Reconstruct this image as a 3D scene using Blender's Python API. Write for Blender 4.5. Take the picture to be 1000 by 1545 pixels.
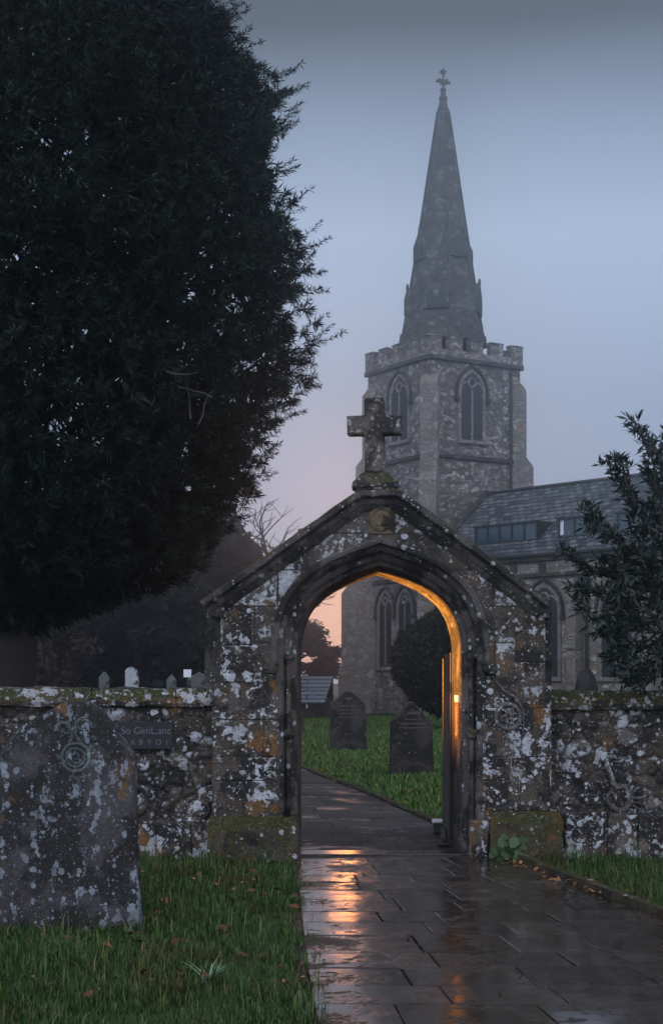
import bpy, bmesh, math, random
import numpy as np
from mathutils import Vector, Matrix, noise as mnoise

random.seed(7)
RNG = np.random.default_rng(11)
for o in list(bpy.data.objects):
    bpy.data.objects.remove(o)
SC = bpy.context.scene
COL = SC.collection
R = math.radians

# ------------------------------------------------------------------ camera
F = 2200.0            # focal length in photo pixels (photo is 1000 x 1545)
EYE = 1.52
HZ = 1030.0           # photo row of the horizon
cam_d = bpy.data.cameras.new('camera')
cam = bpy.data.objects.new('camera', cam_d)
COL.objects.link(cam)
cam.location = (0, 0, EYE)
cam.rotation_euler = (R(90), 0, 0)
cam_d.sensor_fit = 'VERTICAL'
cam_d.sensor_height = 36.0
cam_d.lens = F / 1545 * 36.0
cam_d.shift_y = (HZ - 772.5) / 1545
cam_d.clip_start = 0.1
cam_d.clip_end = 3000
SC.camera = cam

# ------------------------------------------------------------------ sky, sun, exposure
SUN_DIR = Vector((28 / F, 1.0, 280 / F)).normalized()
SUN_EL = math.asin(SUN_DIR.z)
SUN_AZ = math.atan2(SUN_DIR.x, SUN_DIR.y)
W = bpy.data.worlds.new('World')
SC.world = W
W.use_nodes = True
wn = W.node_tree
for n in list(wn.nodes):
    wn.nodes.remove(n)


def wnode(t, **kw):
    n = wn.nodes.new(t)
    for k, v in kw.items():
        setattr(n, k, v)
    return n


w_out = wnode('ShaderNodeOutputWorld')
w_sky = wnode('ShaderNodeTexSky', sky_type='NISHITA', sun_disc=False)
w_sky.sun_elevation = SUN_EL
w_sky.sun_rotation = SUN_AZ
w_sky.air_density = 1.0
w_sky.dust_density = 2.0
w_bg = wnode('ShaderNodeBackground')
w_bg.inputs['Strength'].default_value = 0.0018
wn.links.new(w_sky.outputs[0], w_bg.inputs['Color'])
# the overcast layer: a pale band low down, dark cloud higher in front, unseen brightness added behind the camera to fill the front faces
w_tc = wnode('ShaderNodeTexCoord')
w_sep = wnode('ShaderNodeSeparateXYZ')
wn.links.new(w_tc.outputs['Generated'], w_sep.inputs[0])
w_ns = wnode('ShaderNodeTexNoise')
w_ns.inputs['Scale'].default_value = 2.2
w_ns.inputs['Detail'].default_value = 5
wn.links.new(w_tc.outputs['Generated'], w_ns.inputs['Vector'])
w_m1 = wnode('ShaderNodeMath', operation='MULTIPLY_ADD')
wn.links.new(w_ns.outputs['Fac'], w_m1.inputs[0])
w_m1.inputs[1].default_value = 0.06
wn.links.new(w_sep.outputs['Z'], w_m1.inputs[2])
w_rp = wnode('ShaderNodeValToRGB')
wn.links.new(w_m1.outputs[0], w_rp.inputs[0])
cr = w_rp.color_ramp
cr.elements[0].position = 0.0
cr.elements[0].color = (0.39, 0.48, 0.66, 1)
cr.elements[1].position = 1.0
cr.elements[1].color = (0.16, 0.19, 0.25, 1)
for p, c in ((0.32, (0.41, 0.51, 0.68, 1)), (0.385, (0.23, 0.30, 0.42, 1)), (0.44, (0.07, 0.09, 0.115, 1)),
             (0.50, (0.055, 0.07, 0.085, 1)), (0.7, (0.12, 0.145, 0.19, 1))):
    e = cr.elements.new(p)
    e.color = c
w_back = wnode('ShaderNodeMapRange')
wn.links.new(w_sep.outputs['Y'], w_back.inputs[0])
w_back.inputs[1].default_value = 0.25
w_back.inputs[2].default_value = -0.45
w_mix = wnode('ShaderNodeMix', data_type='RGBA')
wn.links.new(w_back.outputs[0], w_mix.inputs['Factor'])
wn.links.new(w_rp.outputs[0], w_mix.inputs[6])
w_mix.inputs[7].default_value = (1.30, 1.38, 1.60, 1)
# dusk glow low on the horizon behind the trees left of the tower
GLOW = Vector((-18 / F, 1.0, 95 / F)).normalized()
w_dot = wnode('ShaderNodeVectorMath', operation='DOT_PRODUCT')
wn.links.new(w_tc.outputs['Generated'], w_dot.inputs[0])
w_dot.inputs[1].default_value = GLOW
w_gl = wnode('ShaderNodeMapRange', interpolation_type='SMOOTHSTEP')
wn.links.new(w_dot.outputs['Value'], w_gl.inputs[0])
w_gl.inputs[1].default_value = math.cos(R(3.0))
w_gl.inputs[2].default_value = 1.0
w_gm = wnode('ShaderNodeMix', data_type='RGBA')
wn.links.new(w_gl.outputs[0], w_gm.inputs['Factor'])
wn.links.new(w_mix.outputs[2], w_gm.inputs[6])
w_gm.inputs[7].default_value = (1.5, 0.80, 0.55, 1)
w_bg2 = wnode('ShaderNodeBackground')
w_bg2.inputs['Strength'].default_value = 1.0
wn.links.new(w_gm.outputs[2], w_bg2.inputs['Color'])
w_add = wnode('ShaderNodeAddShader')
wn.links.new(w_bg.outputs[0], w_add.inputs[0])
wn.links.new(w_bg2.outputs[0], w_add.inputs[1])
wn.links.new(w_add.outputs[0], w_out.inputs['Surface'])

sun_d = bpy.data.lights.new('sun', 'SUN')
sun_d.energy = 0.016
sun_d.angle = R(1.5)
sun_d.color = (1.0, 0.31, 0.055)
sun = bpy.data.objects.new('sun', sun_d)
COL.objects.link(sun)
sun.rotation_euler = SUN_DIR.to_track_quat('Z', 'Y').to_euler()
sun.location = (0, 60, 40)

SC.view_settings.view_transform = 'Standard'
SC.view_settings.look = 'None'
SC.view_settings.exposure = 0.60
SC.view_settings.gamma = 1.0
SC.render.engine = 'CYCLES'
cy = SC.cycles
cy.use_denoising = True
cy.max_bounces = 6
cy.diffuse_bounces = 3
cy.glossy_bounces = 3
cy.transmission_bounces = 2
cy.transparent_max_bounces = 6
cy.volume_bounces = 0
cy.caustics_reflective = False
cy.caustics_refractive = False
cy.sample_clamp_indirect = 4.0

# ------------------------------------------------------------------ helpers: measure, meshes, tags


def PX(px, Y):
    return (px - 500.0) * Y / F


def PZ(py, Y):
    return EYE + (HZ - py) * Y / F


def P(px, py, Y):
    return Vector((PX(px, Y), Y, PZ(py, Y)))


def tag(o, label=None, cat=None, group=None, kind=None):
    if label: o['label'] = label
    if cat: o['category'] = cat
    if group: o['group'] = group
    if kind: o['kind'] = kind
    return o


def empty(name, loc=(0, 0, 0), rz=0.0):
    o = bpy.data.objects.new(name, None)
    o.empty_display_size = 0.2
    COL.objects.link(o)
    o.location = loc
    o.rotation_euler = (0, 0, rz)
    return o


def link_mesh(name, me, mat, parent=None):
    o = bpy.data.objects.new(name, me)
    if mat: me.materials.append(mat)
    COL.objects.link(o)
    if parent: o.parent = parent
    return o


def np_mesh(name, verts, faces, mat, parent=None, smooth=False):
    """verts (N,3) array, faces (M,k) array"""
    me = bpy.data.meshes.new(name)
    verts = np.asarray(verts, dtype=np.float32)
    faces = np.asarray(faces, dtype=np.int32)
    k = faces.shape[1]
    me.vertices.add(len(verts))
    me.vertices.foreach_set('co', verts.ravel())
    me.loops.add(faces.size)
    me.loops.foreach_set('vertex_index', faces.ravel())
    me.polygons.add(len(faces))
    me.polygons.foreach_set('loop_start', np.arange(0, faces.size, k, dtype=np.int32))
    me.polygons.foreach_set('loop_total', np.full(len(faces), k, dtype=np.int32))
    if smooth:
        me.polygons.foreach_set('use_smooth', np.ones(len(faces), dtype=bool))
    me.update(calc_edges=True)
    me.validate()
    return link_mesh(name, me, mat, parent)


def offset_poly(pts, d, closed):
    """offset a 2D polyline by d to its left-hand side, mitred"""
    n = len(pts)
    out = []
    for i in range(n):
        p = Vector(pts[i])
        a = Vector(pts[i - 1]) if (i > 0 or closed) else None
        b = Vector(pts[(i + 1) % n]) if (i < n - 1 or closed) else None
        t1 = (p - a).normalized() if a is not None else None
        t2 = (b - p).normalized() if b is not None else None
        if t1 is None: t1 = t2
        if t2 is None: t2 = t1
        n1 = Vector((-t1.y, t1.x))
        n2 = Vector((-t2.y, t2.x))
        m = n1 + n2
        if m.length < 1e-6:
            m = n1
        m.normalize()
        c = max(0.35, m.dot(n1))
        q = p + m * (d / c)
        out.append((q.x, q.y))
    return out


class MB:
    def __init__(self, M=None):
        self.v = []
        self.f = []
        self.M = M
        self.cols = None

    def add(self, verts, faces, M=None):
        b = len(self.v)
        M = M or self.M
        for p in verts:
            p = Vector(p)
            self.v.append(M @ p if M else p)
        for f in faces:
            self.f.append([i + b for i in f])
        return self

    def box(self, x0, x1, y0, y1, z0, z1, b=0.0, M=None):
        if b <= 0:
            vs = [(x, y, z) for z in (z0, z1) for y in (y0, y1) for x in (x0, x1)]
            fs = [(0, 2, 3, 1), (4, 5, 7, 6), (0, 1, 5, 4), (2, 6, 7, 3), (0, 4, 6, 2), (1, 3, 7, 5)]
            return self.add(vs, fs, M)
        return self.prism([(x0, z0), (x1, z0), (x1, z1), (x0, z1)], y0, y1, b, M)

    def prism(self, poly, y0, y1, b=0.0, M=None):
        """polygon in x,z extruded along y from y0 (front) to y1, edges bevelled by b"""
        area = sum(poly[i][0] * poly[(i + 1) % len(poly)][1] - poly[(i + 1) % len(poly)][0] * poly[i][1] for i in range(len(poly)))
        if area < 0:
            poly = poly[::-1]
        n = len(poly)
        if b > 0:
            ins = offset_poly(poly, b, True)
            rings = [(ins, y0), (poly, y0 + b), (poly, y1 - b), (ins, y1)]
        else:
            rings = [(poly, y0), (poly, y1)]
        vs = [(p[0], y, p[1]) for ring, y in rings for p in ring]
        fs = [list(range(n)), list(range((len(rings) - 1) * n, len(rings) * n))[::-1]]
        for r in range(len(rings) - 1):
            for i in range(n):
                j = (i + 1) % n
                fs.append([r * n + i, (r + 1) * n + i, (r + 1) * n + j, r * n + j])
        return self.add(vs, fs, M)

    def sweep(self, path, prof, M=None, cap=True):
        """profile [(d, y)] swept along an x,z polyline; d offsets to the left of the path"""
        n = len(path)
        k = len(prof)
        vs = []
        for d, y in prof:
            for q in offset_poly(path, d, False):
                vs.append((q[0], y, q[1]))
        fs = []
        for a in range(k):
            b = (a + 1) % k
            for i in range(n - 1):
                fs.append([a * n + i, a * n + i + 1, b * n + i + 1, b * n + i])
        if cap:
            fs.append([a * n for a in range(k)])
            fs.append([a * n + n - 1 for a in range(k)][::-1])
        return self.add(vs, fs, M)

    def tube(self, pts, radii, seg=7, M=None, flat=1.0):
        pts = [Vector(p) for p in pts]
        if not hasattr(radii, '__len__'):
            radii = [radii] * len(pts)
        vs, fs = [], []
        prev = None
        for i, p in enumerate(pts):
            t = (pts[min(i + 1, len(pts) - 1)] - pts[max(i - 1, 0)])
            t = t.normalized() if t.length > 1e-9 else Vector((0, 0, 1))
            if prev is None:
                up = Vector((0, 0, 1)) if abs(t.z) < 0.9 else Vector((1, 0, 0))
                a = t.cross(up).normalized()
            else:
                a = (prev - t * prev.dot(t)).normalized()
            prev = a
            b = t.cross(a).normalized()
            for s in range(seg):
                an = 2 * math.pi * s / seg
                vs.append(p + (a * math.cos(an) + b * math.sin(an) * flat) * radii[i])
        for i in range(len(pts) - 1):
            for s in range(seg):
                s2 = (s + 1) % seg
                fs.append([i * seg + s, i * seg + s2, (i + 1) * seg + s2, (i + 1) * seg + s])
        fs.append(list(range(seg))[::-1])
        fs.append([(len(pts) - 1) * seg + s for s in range(seg)])
        return self.add(vs, fs, M)

    def lathe(self, prof, c=(0, 0, 0), seg=16, rot=0.0, M=None):
        """prof [(r, z)]"""
        vs, fs = [], []
        for r, z in prof:
            for s in range(seg):
                a = 2 * math.pi * s / seg + rot
                vs.append((c[0] + r * math.cos(a), c[1] + r * math.sin(a), c[2] + z))
        for i in range(len(prof) - 1):
            for s in range(seg):
                s2 = (s + 1) % seg
                fs.append([i * seg + s, i * seg + s2, (i + 1) * seg + s2, (i + 1) * seg + s])
        fs.append(list(range(seg))[::-1])
        fs.append([(len(prof) - 1) * seg + s for s in range(seg)])
        return self.add(vs, fs, M)

    def build(self, name, mat, parent=None, smooth=False):
        me = bpy.data.meshes.new(name)
        me.from_pydata([tuple(p) for p in self.v], [], self.f)
        bm = bmesh.new()
        bm.from_mesh(me)
        bmesh.ops.recalc_face_normals(bm, faces=bm.faces)
        bm.to_mesh(me)
        bm.free()
        if smooth:
            for p in me.polygons:
                p.use_smooth = True
        me.update()
        return link_mesh(name, me, mat, parent)


def rough(o, amp, freq, seed=0.0):
    """knock a mesh's vertices about so that its edges are not ruler straight"""
    for v in o.data.vertices:
        q = Vector(v.co) * freq + Vector((seed, seed * 1.7, seed * 0.3))
        v.co += mnoise.noise_vector(q) * amp
    o.data.update()


def cut(o, n=2):
    """subdivide a mesh's edges so that rough() has vertices to move"""
    bm = bmesh.new()
    bm.from_mesh(o.data)
    bmesh.ops.triangulate(bm, faces=[f for f in bm.faces if len(f.verts) > 4])
    bmesh.ops.subdivide_edges(bm, edges=bm.edges[:], cuts=n, use_grid_fill=True)
    bm.to_mesh(o.data)
    bm.free()


def cut_long(o, maxlen, rounds=6):
    bm = bmesh.new()
    bm.from_mesh(o.data)
    for _ in range(rounds):
        es = [e for e in bm.edges if e.calc_length() > maxlen]
        if not es: break
        bmesh.ops.subdivide_edges(bm, edges=es, cuts=1, use_grid_fill=False)
        bmesh.ops.triangulate(bm, faces=[f for f in bm.faces if len(f.verts) > 4])
    bm.to_mesh(o.data)
    bm.free()


# ------------------------------------------------------------------ helpers: materials
class G:
    def __init__(self, name):
        self.m = bpy.data.materials.new(name)
        self.m.use_nodes = True
        self.t = self.m.node_tree
        for n in list(self.t.nodes):
            self.t.nodes.remove(n)
        self.out = self.t.nodes.new('ShaderNodeOutputMaterial')
        self.p = self.t.nodes.new('ShaderNodeBsdfPrincipled')
        self.t.links.new(self.p.outputs[0], self.out.inputs[0])
        self.tc = self.t.nodes.new('ShaderNodeTexCoord')
        self.obj = self.tc.outputs['Object']

    def setv(self, sock, v):
        if isinstance(v, bpy.types.NodeSocket):
            self.t.links.new(v, sock)
        elif hasattr(v, '__len__') and len(v) == 3 and sock.type == 'RGBA':
            sock.default_value = (*v, 1)
        else:
            sock.default_value = v

    def n(self, t, ins=None, **props):
        n = self.t.nodes.new(t)
        for k, v in props.items():
            setattr(n, k, v)
        for k, v in (ins or {}).items():
            self.setv(n.inputs[k], v)
        return n

    def noise(self, scale, detail=4, rgh=0.55, vec=None, out='Fac', dist=0.0):
        return self.n('ShaderNodeTexNoise', {'Vector': vec or self.obj, 'Scale': scale, 'Detail': detail, 'Roughness': rgh, 'Distortion': dist}).outputs[out]

    def vor(self, scale, vec=None, feature='F1', rnd=1.0):
        return self.n('ShaderNodeTexVoronoi', {'Vector': vec or self.obj, 'Scale': scale, 'Randomness': rnd}, feature=feature)

    def math(self, op, a, b=0.0, c=None):
        ins = {0: a, 1: b}
        if c is not None: ins[2] = c
        return self.n('ShaderNodeMath', ins, operation=op).outputs[0]

    def ramp(self, fac, stops, interp='LINEAR'):
        n = self.n('ShaderNodeValToRGB', {0: fac})
        r = n.color_ramp
        r.interpolation = interp
        while len(r.elements) > 1:
            r.elements.remove(r.elements[-1])
        r.elements[0].position = stops[0][0]
        r.elements[0].color = (*stops[0][1], 1)
        for p, c in stops[1:]:
            e = r.elements.new(p)
            e.color = (*c, 1)
        return n.outputs[0]

    def step(self, fac, a, b, lo=0.0, hi=1.0):
        return self.n('ShaderNodeMapRange', {0: fac, 1: a, 2: b, 3: lo, 4: hi}, interpolation_type='SMOOTHSTEP').outputs[0]

    def mix(self, fac, a, b, blend='MIX'):
        n = self.n('ShaderNodeMix', data_type='RGBA', blend_type=blend)
        self.setv(n.inputs[0], fac)
        self.setv(n.inputs[6], a)
        self.setv(n.inputs[7], b)
        return n.outputs[2]

    def warp(self, amt, scale, vec=None):
        v = vec or self.obj
        c = self.noise(scale, 3, 0.6, v, 'Color')
        s = self.n('ShaderNodeVectorMath', {0: c, 1: (0.5, 0.5, 0.5)}, operation='SUBTRACT').outputs[0]
        return self.n('ShaderNodeVectorMath', {0: s, 1: (amt, amt, amt), 2: v}, operation='MULTIPLY_ADD').outputs[0]

    def scl(self, s, vec=None):
        return self.n('ShaderNodeMapping', {'Vector': vec or self.obj, 'Scale': s}).outputs[0]

    def bump(self, h, strength, dist):
        b = self.n('ShaderNodeBump', {'Height': h, 'Strength': strength, 'Distance': dist})
        self.setv(self.p.inputs['Normal'], b.outputs[0])

    def fin(self, color, rough=0.85, spec=0.3, metal=0.0):
        self.setv(self.p.inputs['Base Color'], color)
        self.setv(self.p.inputs['Roughness'], rough)
        self.setv(self.p.inputs['Specular IOR Level'], spec)
        self.setv(self.p.inputs['Metallic'], metal)
        return self.m


def flat(name, col, rough=0.7, var=0.25, scale=8, spec=0.3, metal=0.0):
    g = G(name)
    f = g.noise(scale, 5, 0.6)
    c = g.mix(f, tuple(x * (1 - var) for x in col), tuple(x * (1 + var) for x in col))
    g.bump(g.noise(scale * 6, 4), 0.3, 0.01)
    return g.fin(c, rough, spec, metal)


LICHEN = (0.42, 0.44, 0.485)


def lichen_stone(name, base, patch=0.54, spots=0.5, ochre=0.6, moss=0.0, blocks=None, attr=False, lich=LICHEN, bump=0.6, psc=3.0, mossall=0.0, stretch=1.0, stain=0.92):
    """weathered stone: dark base in several tones, crisp grey lichen patches and round spots, rust patches, moss on ledges"""
    g = G(name)
    v = g.warp(0.05, 9)
    big = g.noise(3.1, 6, 0.62)
    fine = g.noise(26, 5, 0.65)
    col = g.ramp(big, [(0.28, base[0]), (0.44, base[1]), (0.6, base[2]), (0.74, base[3])])
    if attr:
        at = g.n('ShaderNodeAttribute', attribute_name='stone')
        sp = g.n('ShaderNodeSeparateColor', {0: at.outputs['Color']})
        tone = g.ramp(sp.outputs[0], [(0.0, base[0]), (0.3, base[1]), (0.55, base[2]), (0.8, base[3]), (1.0, base[1])])
        col = g.mix(0.65, col, tone)
    col = g.mix(g.step(fine, 0.35, 0.75, 0.0, 0.55), col, g.mix(0.5, col, (0.10, 0.085, 0.075)))
    # rust / ochre
    oc = g.noise(2.0, 5, 0.6, g.scl((1, 1, 1.3), v))
    col = g.mix(g.step(oc, ochre - 0.03, ochre + 0.02, 0, 0.85), col, g.mix(fine, (0.065, 0.028, 0.007), (0.16, 0.075, 0.018)))
    dk = g.noise(3.6, 6, 0.64, g.n('ShaderNodeMapping', {'Vector': v, 'Location': (7.3, 2.1, 4.7)}).outputs[0])
    col = g.mix(g.step(dk, 0.47, 0.55, 0, stain), col, (0.009, 0.008, 0.008))
    hgt = g.math('MULTIPLY', fine, 0.5)
    if blocks:
        sx = g.n('ShaderNodeSeparateXYZ', {0: g.warp(0.015, 6)})
        uv = g.n('ShaderNodeCombineXYZ', {0: g.math('ADD', sx.outputs[0], sx.outputs[1]), 1: sx.outputs[2]})
        br = g.n('ShaderNodeTexBrick', {'Vector': uv.outputs[0], 'Color1': (0, 0, 0), 'Color2': (1, 1, 1), 'Mortar': (0.5, 0.5, 0.5), 'Scale': 1.0,
                                        'Mortar Size': 0.008, 'Mortar Smooth': 0.3, 'Brick Width': blocks[0], 'Row Height': blocks[1]}, offset=0.43, squash=1.0)
        tone = g.n('ShaderNodeSeparateColor', {0: br.outputs['Color']}).outputs[0]
        col = g.mix(g.math('MULTIPLY', tone, 0.35), col, base[3])
        hgt = g.math('ADD', hgt, g.math('MULTIPLY', br.outputs['Fac'], -1.2))
    if moss > 0:
        nz = g.n('ShaderNodeSeparateXYZ', {0: g.n('ShaderNodeNewGeometry').outputs['Normal']}).outputs[2]
        mn = g.noise(6, 7, 0.68)
        mm = g.step(g.math('ADD', g.math('MULTIPLY', nz, 0.45 * moss), mn), 0.60 - mossall, 0.76 - mossall)
        mc = g.mix(g.step(g.noise(38, 5, 0.65), 0.35, 0.7), (0.006, 0.008, 0.002), (0.050, 0.052, 0.010))
        mc = g.mix(g.step(g.noise(3, 3), 0.45, 0.6, 0, 0.8), mc, g.mix(g.noise(30, 4), (0.020, 0.012, 0.003), (0.080, 0.050, 0.010)))
        col = g.mix(mm, col, mc)
        hgt = g.math('ADD', hgt, g.math('MULTIPLY', mm, g.noise(70, 3)))
    # lichen: ragged patches ...
    vs_ = g.scl((1, 1, stretch), v) if stretch != 1.0 else v
    pn = g.noise(psc, 9, 0.66, vs_)
    p2 = g.noise(psc * 3.7, 7, 0.62, vs_)
    pt = g.math('ADD', g.math('MULTIPLY', pn, 0.52), g.math('MULTIPLY', p2, 0.48))
    orn_ = g.n('ShaderNodeObjectInfo').outputs['Random']
    pt = g.math('ADD', pt, g.math('MULTIPLY', g.math('SUBTRACT', orn_, 0.5), 0.05))
    if blocks:
        pt = g.math('ADD', pt, g.math('MULTIPLY', g.math('SUBTRACT', tone, 0.45), 0.09))
    if attr:
        pt = g.math('ADD', pt, g.math('MULTIPLY', g.math('SUBTRACT', sp.outputs[0], 0.5), 0.10))
    mask = g.step(pt, patch, patch + 0.018)
    # ... and crowds of round spots of three sizes, each crowd where its own noise lets it grow
    for i, (sc_, rad, th) in enumerate(((9.5, 0.38, 0.04), (18, 0.42, 0.0), (38, 0.38, -0.05), (85, 0.36, -0.07))):
        pres = g.noise(2.6 + 0.9 * i, 4, 0.6, g.n('ShaderNodeMapping', {'Vector': g.obj, 'Location': (3.1 * (i + 1), 5.2 + i, 1.4 - 2 * i)}).outputs[0])
        vv = g.vor(sc_, g.warp(0.45 / sc_, sc_ * 1.1))
        rnd = g.n('ShaderNodeSeparateColor', {0: vv.outputs['Color']})
        lim = g.math('MULTIPLY', g.math('SUBTRACT', rnd.outputs[0], 1 - spots), rad / max(spots, 0.01))
        sp_ = g.step(g.math('SUBTRACT', lim, vv.outputs['Distance']), 0.0, 0.05)
        sp_ = g.math('MULTIPLY', sp_, g.step(pres, 0.44 + th, 0.50 + th))
        mask = g.math('MAXIMUM', mask, sp_)
        if i == 0:
            heart = g.math('MULTIPLY', sp_, g.step(vv.outputs['Distance'], 0.16, 0.05))
    lc = g.mix(g.step(g.noise(60, 4), 0.3, 0.7), tuple(x * 0.6 for x in lich), lich)
    lc = g.mix(g.step(g.noise(6, 4), 0.38, 0.62, 0, 0.75), lc, tuple(x * 0.42 for x in (lich[0] * 1.05, lich[1], lich[2] * 0.9)))
    lc = g.mix(g.math('MULTIPLY', heart, 0.45), lc, tuple(x * 0.35 for x in lich))
    pits = g.step(g.noise(22, 4, 0.6), 0.60, 0.66)
    mask = g.math('MULTIPLY', mask, g.math('SUBTRACT', 1.0, pits))
    col = g.mix(g.math('MULTIPLY', mask, 0.95), col, lc)
    hgt = g.math('ADD', hgt, g.math('MULTIPLY', mask, 0.25))
    if blocks:
        col = g.mix(g.math('MULTIPLY', br.outputs['Fac'], 0.75), col, (0.016, 0.014, 0.013))
    if attr:
        col = g.mix(g.step(sp.outputs[1], 0.45, 0.02, 0, 0.85), col, (0.012, 0.010, 0.010))
    g.bump(hgt, bump, 0.03)
    return g.fin(col, 0.82, 0.3)


DARK = [(0.016, 0.012, 0.009), (0.034, 0.024, 0.015), (0.058, 0.046, 0.037), (0.105, 0.092, 0.083)]
GREY = [(0.05, 0.046, 0.044), (0.075, 0.07, 0.068), (0.11, 0.105, 0.10), (0.15, 0.142, 0.135)]
M = {}
M['gate'] = lichen_stone('lichened gateway stone', DARK, 0.545, 0.60, 0.57, 0.2, psc=4.4, blocks=(0.46, 0.31))
M['quoin'] = lichen_stone('lichened ashlar', DARK, 0.535, 0.55, 0.56, 0.2, psc=4.2)
M['wall'] = lichen_stone('lichened rubble', DARK, 0.55, 0.70, 0.64, 0.2, attr=True, psc=4.2)
M['coping'] = lichen_stone('mossy coping stone', DARK, 0.545, 0.5, 0.62, 1.0, mossall=0.02)
M['gable_coping'] = lichen_stone('dark gable coping', [(0.018, 0.016, 0.015), (0.03, 0.027, 0.025), (0.05, 0.045, 0.042), (0.08, 0.074, 0.07)], 0.64, 0.35, 0.75, 0.8)
M['plinth'] = lichen_stone('mossy plinth stone', [(0.02, 0.016, 0.010), (0.035, 0.028, 0.014), (0.05, 0.04, 0.02), (0.07, 0.055, 0.03)], 0.64, 0.2, 0.64, 1.0, mossall=0.12)
M['mould'] = lichen_stone('grey moulded stone', [(0.028, 0.026, 0.026), (0.05, 0.046, 0.044), (0.08, 0.074, 0.072), (0.13, 0.12, 0.115)], 0.62, 0.3, 0.70, 0.3)
M['cross'] = lichen_stone('weathered cross stone', [(0.02, 0.018, 0.016), (0.05, 0.045, 0.04), (0.10, 0.088, 0.078), (0.19, 0.17, 0.15)], 0.575, 0.3, 0.68, 0.4, lich=(0.33, 0.32, 0.31), psc=4.5)
M['boss'] = lichen_stone('ochre carved stone', [(0.06, 0.042, 0.024), (0.10, 0.072, 0.042), (0.14, 0.105, 0.066), (0.18, 0.14, 0.09)], 0.70, 0.12, 0.72)
M['carving'] = lichen_stone('grey carving',  [(0.035, 0.032, 0.031), (0.055, 0.05, 0.049), (0.085, 0.08, 0.079), (0.125, 0.12, 0.119)], 0.56, 0.4, 0.75, stain=0.25)
M['headstone'] = lichen_stone('streaked headstone', [(0.013, 0.012, 0.013), (0.022, 0.020, 0.022), (0.036, 0.033, 0.037), (0.060, 0.056, 0.062)], 0.55, 0.55, 0.62, 0.3, lich=(0.21, 0.24, 0.285), psc=4.2, stretch=0.65)
M['slate_stone'] = lichen_stone('dark slate headstone', [(0.014, 0.012, 0.011), (0.022, 0.019, 0.018), (0.030, 0.027, 0.026), (0.042, 0.038, 0.036)], 0.70, 0.15, 0.80, lich=(0.16, 0.16, 0.16))
M['grey_stone'] = lichen_stone('mid grey headstone', [(0.06, 0.07, 0.07), (0.09, 0.10, 0.10), (0.12, 0.13, 0.125), (0.16, 0.17, 0.165)], 0.6, 0.2, 0.9)
M['pale_stone'] = lichen_stone('pale headstone', [(0.25, 0.27, 0.29), (0.34, 0.37, 0.40), (0.42, 0.46, 0.50), (0.5, 0.54, 0.58)], 0.6, 0.2, 0.9)
M['ornament'] = lichen_stone('pale green carved stone', [(0.05, 0.062, 0.062), (0.085, 0.105, 0.108), (0.12, 0.15, 0.155), (0.16, 0.20, 0.205)], 0.60, 0.2, 0.9, lich=(0.30, 0.35, 0.37), psc=9, stain=0.6)
M['inscription'] = flat('faint cut letters', (0.085, 0.080, 0.078), 0.85, 0.2)
M['sign_black'] = flat('black sign board', (0.010, 0.011, 0.013), 0.6, 0.3)
M['sign_letter'] = flat('worn grey lettering', (0.10, 0.11, 0.125), 0.7, 0.35, 30)
M['wood_dark'] = flat('dark oiled oak', (0.055, 0.030, 0.016), 0.55, 0.4, 12)
M['iron'] = flat('black iron', (0.012, 0.012, 0.013), 0.45, 0.2, 20, 0.5)
M['bark'] = flat('dark bark', (0.022, 0.018, 0.015), 0.9, 0.5, 9)
M['twig'] = flat('grey twig', (0.06, 0.052, 0.046), 0.9, 0.4, 9)
M['white_paint'] = flat('white notice', (0.7, 0.72, 0.75), 0.6, 0.08)
M['plate_gold'] = flat('gilt letters', (0.75, 0.55, 0.22), 0.5, 0.2)
M['plate'] = flat('brown plate', (0.16, 0.07, 0.03), 0.5, 0.3)


def lead(name, a, b, rough=0.5):
    g = G(name)
    c = g.mix(g.noise(5, 4), a, b)
    g.bump(g.noise(12, 3), 0.2, 0.01)
    return g.fin(c, rough, 0.5)


M['pane'] = lead('dark leaded glass', (0.010, 0.014, 0.018), (0.022, 0.028, 0.034), 0.6)
M['rooflight'] = lead('roof glazing', (0.02, 0.04, 0.06), (0.05, 0.09, 0.12), 0.05)


def church_stone(name, lo, hi, sc=3.0, lift=0.5):
    g = G(name)
    v = g.warp(0.10, 3.5)
    v = g.scl((1, 1, 1.55), v)
    c = g.vor(sc, v)
    e = g.vor(sc, v, 'DISTANCE_TO_EDGE')
    rnd = g.n('ShaderNodeSeparateColor', {0: c.outputs['Color']})
    col = g.ramp(rnd.outputs[0], [(0.0, lo), (0.35, tuple(x * 1.25 for x in lo)), (0.62, tuple((a + b) / 2 for a, b in zip(lo, hi))), (0.85, hi), (1.0, tuple(x * 1.35 for x in hi))])
    brown = g.step(rnd.outputs[1], 0.6, 0.9, 0, 0.6)
    col = g.mix(brown, col, (lo[0] * 1.5, lo[1] * 1.15, lo[2] * 0.85))
    blot = g.noise(0.9, 6, 0.62)
    col = g.mix(g.step(blot, 0.42, 0.62, 0, 0.75), col, g.mix(0.5, col, tuple(x * 0.55 for x in lo)))
    lich = g.step(g.noise(2.2, 8, 0.68), 0.56, 0.61, 0, lift)
    col = g.mix(lich, col, (0.42, 0.41, 0.41))
    mort = g.step(e.outputs['Distance'], 0.02, 0.07)
    col = g.mix(mort, tuple(x * 1.15 for x in lo), col)
    fine = g.noise(14, 5, 0.65)
    col = g.mix(g.step(fine, 0.35, 0.7, 0, 0.4), col, g.mix(0.6, col, (0.02, 0.02, 0.02)))
    g.bump(g.math('ADD', g.math('MULTIPLY', mort, 0.8), fine), 0.7, 0.06)
    return g.fin(col, 0.88, 0.25)


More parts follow.
